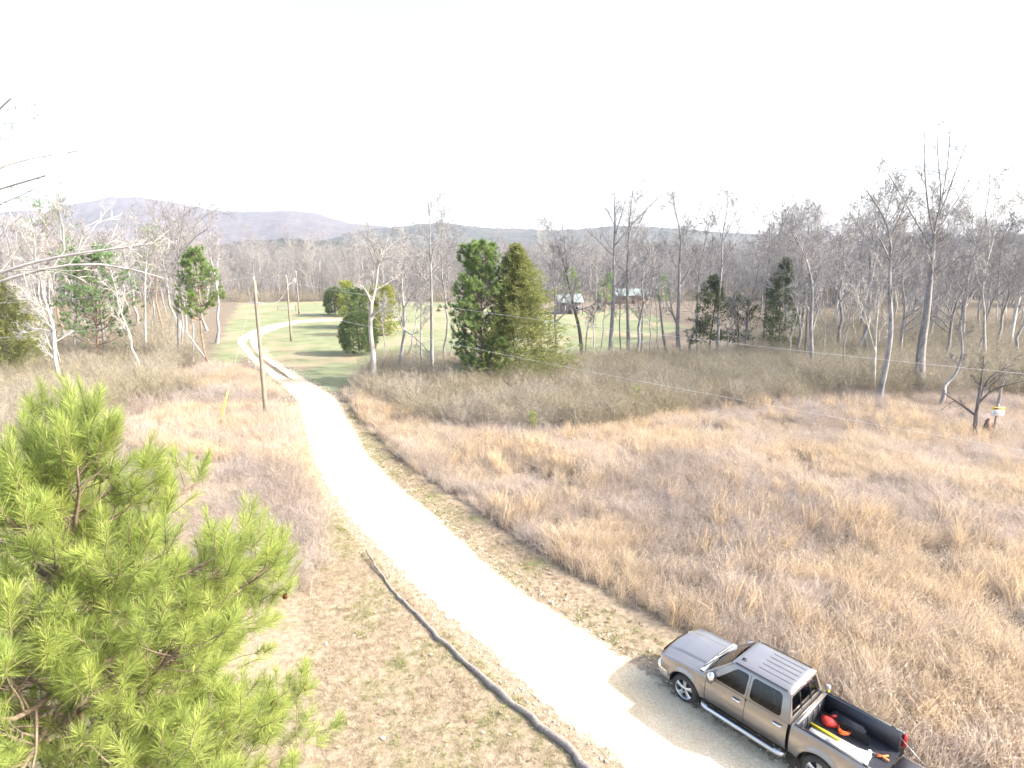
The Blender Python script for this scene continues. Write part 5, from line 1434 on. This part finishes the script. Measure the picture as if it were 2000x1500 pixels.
    MB().grid(cw).build('cowl', plain('cowl_pale_reflection', (0.30, 0.31, 0.31), 0.5), T, True)  # grey puts the bright reflection on the black cowl into its colour
    for y0_ in (0.55, -0.15):
        MB().tube([(-1.50, y0_ + 0.18, 1.26), (-1.56, y0_ - 0.05, 1.30), (-1.60, y0_ - 0.42, 1.33)], 0.013, 6).build('wiper', black, T, True)
    def backf(y, z):
        s = (z - BZ) / (TZ - BZ)
        return (-(3.965 - 0.135 * s), y, z)
    rw = rounded([(-0.76, 1.27), (0.76, 1.27), (0.645, 1.725), (-0.645, 1.725)], 0.06)
    bk = holed([(-0.915, 1.12), (0.915, 1.12), (0.91, BZ), (0.68, TZ), (-0.68, TZ), (-0.91, BZ)], [rw], backf, 'cab_back', paint, T, 0.03, (1, 0, 0))
    V = np.array([backf(*p_) for p_ in rw]) + [0.016, 0, 0]
    MB().add(V, np.array(tessellate_polygon([[Vector((p_[0], p_[1], 0)) for p_ in rw]]))).build('rear_window', glass, bk)
    for y_ in (-0.26, 0.26):
        MB().tube([np.array(backf(y_, 1.275)) + [-0.002, 0, 0], np.array(backf(y_, 1.72)) + [-0.002, 0, 0]], 0.012, 5).build('slider_frame', black, bk)
    # roof with pressed ribs
    xs = np.concatenate([[2.27, 2.31, 2.37, 2.45], np.linspace(2.55, 3.66, 30), [3.72, 3.78, 3.82, 3.845]])
    yr = np.array([-0.40, -0.20, 0.0, 0.20, 0.40])
    yn = np.unique(np.concatenate([np.linspace(-0.69, 0.69, 35), [-0.685, -0.67, 0.67, 0.685], (yr[:, None] + np.array([-0.016, -0.009, 0.009, 0.016])).ravel()]))
    Rx, Ry = np.meshgrid(xs, yn, indexing='ij')
    rz_ = TZ - 0.005 + 0.088 * np.sqrt(np.clip(1 - (np.abs(Ry) / 0.70) ** 3.2, 0, 1)) * np.clip((Rx - 2.25) / 0.16, 0, 1) ** 0.5 * np.clip((3.86 - Rx) / 0.10, 0, 1) ** 0.5
    gmask = (np.abs(Ry[..., None] - yr).min(-1) < 0.012) & (Rx > 2.82) & (Rx < 3.70)
    rz_ = rz_ - 0.011 * gmask
    rf = MB().grid(np.dstack([-Rx, Ry, rz_])).build('roof', paint, T, True)
    for y_ in yr:
        xx = xs[(xs > 2.84) & (xs < 3.68)]
        zz_ = np.array([np.interp(y_, yn, rz_[list(xs).index(a)]) for a in xx])
        MB().grid(np.array([[(-a, y_ + dy, c_ + 0.0025) for dy in (-0.004, 0.004)] for a, c_ in zip(xx, zz_)])).build('roof_groove_shade', seam_m, rf)  # dark strip laid along each groove as painted shade
    for sgn in (1, -1):   # drip rail seam
        MB().tube([(-2.36, 0.655 * sgn, 1.845), (-2.8, 0.655 * sgn, 1.849), (-3.4, 0.655 * sgn, 1.849), (-3.74, 0.65 * sgn, 1.845)], 0.010, 5).build('roof_moulding', seam_m, rf, True)
    MB().tube([(-2.42, 0.42, 1.868), (-2.44, 0.42, 1.90), (-2.52, 0.42, 1.915), (-2.53, 0.42, 1.87)], [0.03, 0.022, 0.016, 0.01], 8).build('roof_antenna', black, rf, True)
    st_ = MB().box((-3.865, -0.20, 1.80), (-3.81, 0.20, 1.845)).build('brake_light', clear, T, bevel=0.01)
    for a_, b2 in ((-0.18, -0.04), (0.10, 0.18)): MB().box((-3.872, a_, 1.806), (-3.8655, b2, 1.84)).build('red_lens', red, st_)
    # bed
    yb = np.linspace(-0.80, 0.80, 65)
    bed_z = 0.705 + 0.012 * (np.arange(65) % 4 < 2)
    MB().grid(np.array([[(-x, y, z_) for y, z_ in zip(yb, bed_z)] for x in (4.08, 5.84)])).build('bed_floor', liner, T)
    MB().box((-4.085, -0.82, 0.62), (-4.02, 0.82, 1.20)).build('bed_front', liner, T, bevel=0.01)
    MB().box((-4.11, -0.86, 1.203), (-4.012, 0.86, 1.24)).build('front_rail', paint, T, bevel=0.01)
    for y_ in (-0.5, -0.2, 0.1, 0.4): MB().box((-4.10, y_, 0.80), (-4.086, y_ + 0.12, 1.12)).build('liner_rib', liner, T, bevel=0.004)
    tg = MB().box((-6.40, -0.78, 0.655), (-5.90, 0.78, 0.715)).build('tailgate', paint, T, bevel=0.015)
    MB().box((-6.36, -0.72, 0.716), (-5.92, 0.72, 0.724)).build('tailgate_liner', liner, tg)
    MB().box((-5.90, -0.90, 0.48), (-5.86, 0.90, 0.64)).build('rear_sill', paint, T)
    MB().box((-6.06, -0.95, 0.44), (-5.905, 0.95, 0.60)).build('rear_bumper', chrome, T, bevel=0.02)
    # fuel door
    th = np.linspace(0, 2 * math.pi, 25)
    fx, fz = 4.30, 0.98
    fp = np.array([(-(fx + 0.085 * math.cos(a)), float(yside(np.array(fx), np.array(fz + 0.085 * math.sin(a)))) + 0.002, fz + 0.085 * math.sin(a)) for a in th])
    MB().tube(fp, 0.004, 4, False).build('fuel_door', seam_m, T)
    # interior
    MB().box((-2.12, -0.76, 0.72), (-1.72, 0.76, 1.16)).build('dashboard', seatm, T, bevel=0.05)
    th = np.linspace(0, 2 * math.pi, 25)
    MB().tube([(-2.22 - 0.07 * math.sin(a), 0.38 + 0.18 * math.cos(a), 1.15 + 0.17 * math.sin(a)) for a in th], 0.016, 6, False).build('steering_wheel', black, T, True)
    for y_ in (0.38, -0.38):
        se = MB().box((-2.85, y_ - 0.25, 0.72), (-2.32, y_ + 0.25, 0.92)).build('front_seat', seatm, T, bevel=0.05)
        MB().box((-2.94, y_ - 0.24, 0.90), (-2.78, y_ + 0.24, 1.42)).build('backrest', seatm, se, bevel=0.05)
        MB().box((-2.93, y_ - 0.13, 1.45), (-2.82, y_ + 0.13, 1.62)).build('headrest', seatm, se, bevel=0.04)
    se = MB().box((-3.78, -0.70, 0.72), (-3.28, 0.70, 0.92)).build('rear_seat', seatm, T, bevel=0.05)
    MB().box((-3.90, -0.70, 0.90), (-3.76, 0.70, 1.36)).build('backrest', seatm, se, bevel=0.04)
    # wheels
    def wheel(x, sgn):
        wz = 0.40
        we = MB()
        prof = [(0.27, 0.0), (0.335, 0.015), (0.385, 0.03), (0.40, 0.065), (0.402, 0.13), (0.40, 0.2), (0.385, 0.235), (0.335, 0.25), (0.27, 0.262)]
        th = np.linspace(0, 2 * math.pi, 41)
        yo = 0.965 * sgn
        def lathe(prof): return np.array([[(r_ * math.cos(a), -w_ * sgn, r_ * math.sin(a)) for a in th] for r_, w_ in prof])
        c = (-x, yo, wz)
        wo = we.grid(lathe(prof)).build('wheel', rubber, T, True, loc=c)
        rim = MB().grid(lathe([(0.272, 0.0), (0.262, 0.012), (0.255, 0.05), (0.25, 0.10)])).grid(lathe([(0.075, 0.014), (0.07, 0.005), (0.0, 0.003)]))
        for k in range(5):
            a = k * 2 * math.pi / 5 + 0.3
            for da, wd in ((0, 0.075),):
                p0 = np.array([math.cos(a), 0, math.sin(a)]); q0 = np.array([-math.sin(a), 0, math.cos(a)])
                G = []
                for r_, hw_, dp in ((0.04, 0.055, 0.012), (0.14, 0.048, 0.018), (0.22, 0.066, 0.022), (0.262, 0.085, 0.02)):
                    G.append([p0 * r_ - q0 * hw_ + [0, -(dp + 0.02) * sgn, 0], p0 * r_ - q0 * hw_ * 0.7 + [0, -dp * sgn, 0], p0 * r_ + q0 * hw_ * 0.7 + [0, -dp * sgn, 0], p0 * r_ + q0 * hw_ + [0, -(dp + 0.02) * sgn, 0]])
                rim.grid(np.array(G))
        rim.build('rim', alloy, wo, True)
        MB().grid(lathe([(0.25, 0.085), (0.0, 0.085)])).build('spoke_shade_backing', seam_m, wo)  # dark backing sheet, paints the shade seen between the spokes
        MB().grid(lathe([(0.038, -0.001), (0.03, -0.006), (0.0, -0.006)])).build('hub_cap', black, wo, True)
    for x in (XF, XR):
        for sgn in (1, -1): wheel(x, sgn)
    # badge lettering on the door and the mark on the bed side
    def lettering(txt, x, z, size, mat, nm, parent):
        cu = bpy.data.curves.new(nm, 'FONT'); cu.body = txt; cu.size = size; cu.extrude = 0.002; cu.shear = 0.15
        cu.materials.append(mat)
        yv = float(yside(np.array(x), np.array(z + size / 2)))
        tmp = bpy.data.objects.new(nm, cu); me_ = bpy.data.meshes.new_from_object(tmp); bpy.data.objects.remove(tmp)
        o_ = link(nm, me_, T)
        o_.location = (-x, yv + 0.004, z); o_.rotation_euler = (math.pi / 2, 0, math.pi)
        return o_
    lettering('SILVERADO', 1.80, 0.86, 0.075, chrome, 'door_lettering', T)
    lettering('Z71', 5.42, 0.93, 0.13, plain('decal_red', (0.6, 0.03, 0.02), 0.4), 'bed_decal', T)
    lettering('4x4', 5.48, 0.85, 0.07, plain('decal_white', (0.8, 0.8, 0.8), 0.4), 'bed_decal', T)
    return tag(T, 'grey brown crew cab pickup truck parked on the gravel with its tailgate down', 'pickup truck'), chrome, black
truck, chrome, black = build_truck()

# things lying in the truck bed; local x back from the nose, y to the driver's side
def tl(xb, y, z): 
    q = TR_POS - TRF * xb + TRL * y
    return (q[0], q[1], z + 0.03)
BF = 0.72
white = plain('white_board', (0.78, 0.78, 0.78), 0.6)
def bed_thing(name, mb, mat, xb, y, z, rz, label, cat, bevel=0.0, smooth=False):
    return tag(mb.build(name, mat, None, smooth, bevel=bevel, loc=tl(xb, y, z), rot=(0, 0, TR_TH + rz)), label, cat)
bed_thing('white_board', MB().box((-0.66, -0.33, 0), (0.66, 0.33, 0.03)), white, 4.80, 0.20, BF, 0.04, 'large white board lying along the truck bed', 'board', 0.004)
bed_thing('white_board', MB().add([(-0.42, -0.24, 0), (0.45, -0.12, 0), (0.40, 0.28, 0), (-0.46, 0.2, 0), (-0.42, -0.24, 0.025), (0.45, -0.12, 0.025), (0.40, 0.28, 0.025), (-0.46, 0.2, 0.025)], [(0,3,2,1),(4,5,6,7),(0,1,5,4),(1,2,6,5),(2,3,7,6),(3,0,4,7)]), white, 5.0, 0.15, BF + 0.034, 0.25, 'smaller white board lying askew on top of the large one', 'board', 0.004)
bed_thing('white_tube', MB().tube([(0, -0.42, 0.045), (0, 0.42, 0.045)], 0.045, 14), white, 5.42, 0.18, BF, 0.12, 'white plastic tube lying across the truck bed', 'tube', 0, True)
bed_thing('spirit_level', MB().box((-0.36, -0.03, 0), (0.36, 0.03, 0.055)), plain('level_yellow', (0.80, 0.62, 0.03), 0.4), 4.42, -0.02, BF + 0.034, 0.02, 'yellow level lying on the large white board', 'level', 0.006)
bmx = bmesh.new(); bmesh.ops.create_uvsphere(bmx, u_segments=20, v_segments=14, radius=0.2)
for v in bmx.verts:
    v.co.x *= 1.05; v.co.y *= 0.85; v.co.z = max(v.co.z, -0.11) * 0.62
    v.co *= 1 + 0.09 * math.sin(v.co.x * 17 + v.co.y * 9) * math.cos(v.co.z * 14)
me = bpy.data.meshes.new('sack'); bmx.to_mesh(me); bmx.free()
for p in me.polygons: p.use_smooth = True
redm = plain('red_cloth', (0.55, 0.035, 0.03), 0.6, noise=0.2, scale=9); me.materials.append(redm)
bag = empty('red_bag', tl(4.36, -0.44, BF), TR_TH)
link('sack', me, bag, (0, 0, 0.075))
MB().tube([(-0.02, -0.06, 0.17), (-0.06, -0.12, 0.2), (-0.09, -0.17, 0.19)], [0.05, 0.03, 0.045], 8).build('tied_neck', redm, bag, True)
tag(bag, 'rounded red bag in the front corner of the truck bed', 'bag')
rngo = np.random.RandomState(6)
t_ = np.linspace(0, 9 * math.pi, 120)
pts = np.column_stack([(0.11 + 0.035 * np.sin(t_ * 0.37)) * np.cos(t_), (0.13 + 0.03 * np.cos(t_ * 0.29)) * np.sin(t_), 0.02 + 0.09 * np.abs(np.sin(t_ * 0.21))])
orange = plain('orange_cord', (0.80, 0.17, 0.03), 0.6)
bed_thing('orange_rope', MB().tube(pts, 0.014, 6), orange, 4.72, -0.42, BF, 0, 'coiled orange rope beside the red bag', 'rope', 0, True)
tool = empty('orange_tool', tl(5.60, -0.30, BF + 0.01), TR_TH + 0.4)
MB().tube([(-0.14, 0.08, 0.03), (0, 0, 0.03), (0.13, -0.03, 0.03)], [0.02, 0.022, 0.012], 8).build('handle', orange, tool, True)
MB().tube([(-0.14, -0.09, 0.025), (0, 0, 0.025), (0.10, 0.06, 0.025)], [0.02, 0.022, 0.012], 8).build('handle', orange, tool, True)
MB().tube([(0.10, -0.02, 0.03), (0.26, -0.06, 0.02)], [0.012, 0.006], 6).build('blade', chrome, tool, True)
tag(tool, 'orange handled cutters lying near the tailgate', 'tool')
flag = empty('marker_flag', tl(4.10, -0.86, 1.24), TR_TH)
MB().box((-0.03, -0.02, 0), (0.03, 0.02, 0.11)).build('block', M['yellow_plastic'], flag, bevel=0.005)
MB().box((-0.05, -0.015, 0.11), (0.05, 0.03, 0.22)).build('cup', white, flag, bevel=0.01)
tag(flag, 'small white and yellow container standing on the bed rail corner', 'container')
vest = MB()
G = np.array([[(-0.02 + 0.05 * s + 0.02 * math.sin(t * 6), 0.0 + 0.03 * t, 0.36 * (1 - t)) for s in np.linspace(0, 1, 4)] for t in np.linspace(0, 1, 9)])
G2 = G.copy(); G2[..., 0] = -G2[..., 0] * 1.0 + 0.10 - 0.16 * (1 - G2[..., 2] / 0.36)
vest.grid(G); vest.grid(G2)
o = vest.build('safety_strap', plain('hi_vis', (0.60, 0.72, 0.04), 0.6), None, True, loc=tl(3.42, 0.62, 1.28), rot=(0, 0, TR_TH))
sm = o.modifiers.new('solid', 'SOLIDIFY'); sm.thickness = 0.012
tag(o, 'bright yellow green safety strap hanging inside the rear side window', 'strap')

# ------------------------------------------------------------------ haze
hz, n, l, b = new_mat('haze')
n.remove(b)
pv = n.new('ShaderNodeVolumePrincipled')
pv.inputs['Color'].default_value = (0.78, 0.86, 1.0, 1); pv.inputs['Density'].default_value = 0.00013; pv.inputs['Anisotropy'].default_value = 0.1
l.new(pv.outputs[0], n['Material Output'].inputs['Volume'])
o = MB().box((-5200, -4200, -2.0), (5200, 5200, 290)).build('haze', hz, None)
tag(o, 'thin pale winter haze in the air over the valley', 'haze', kind='stuff')
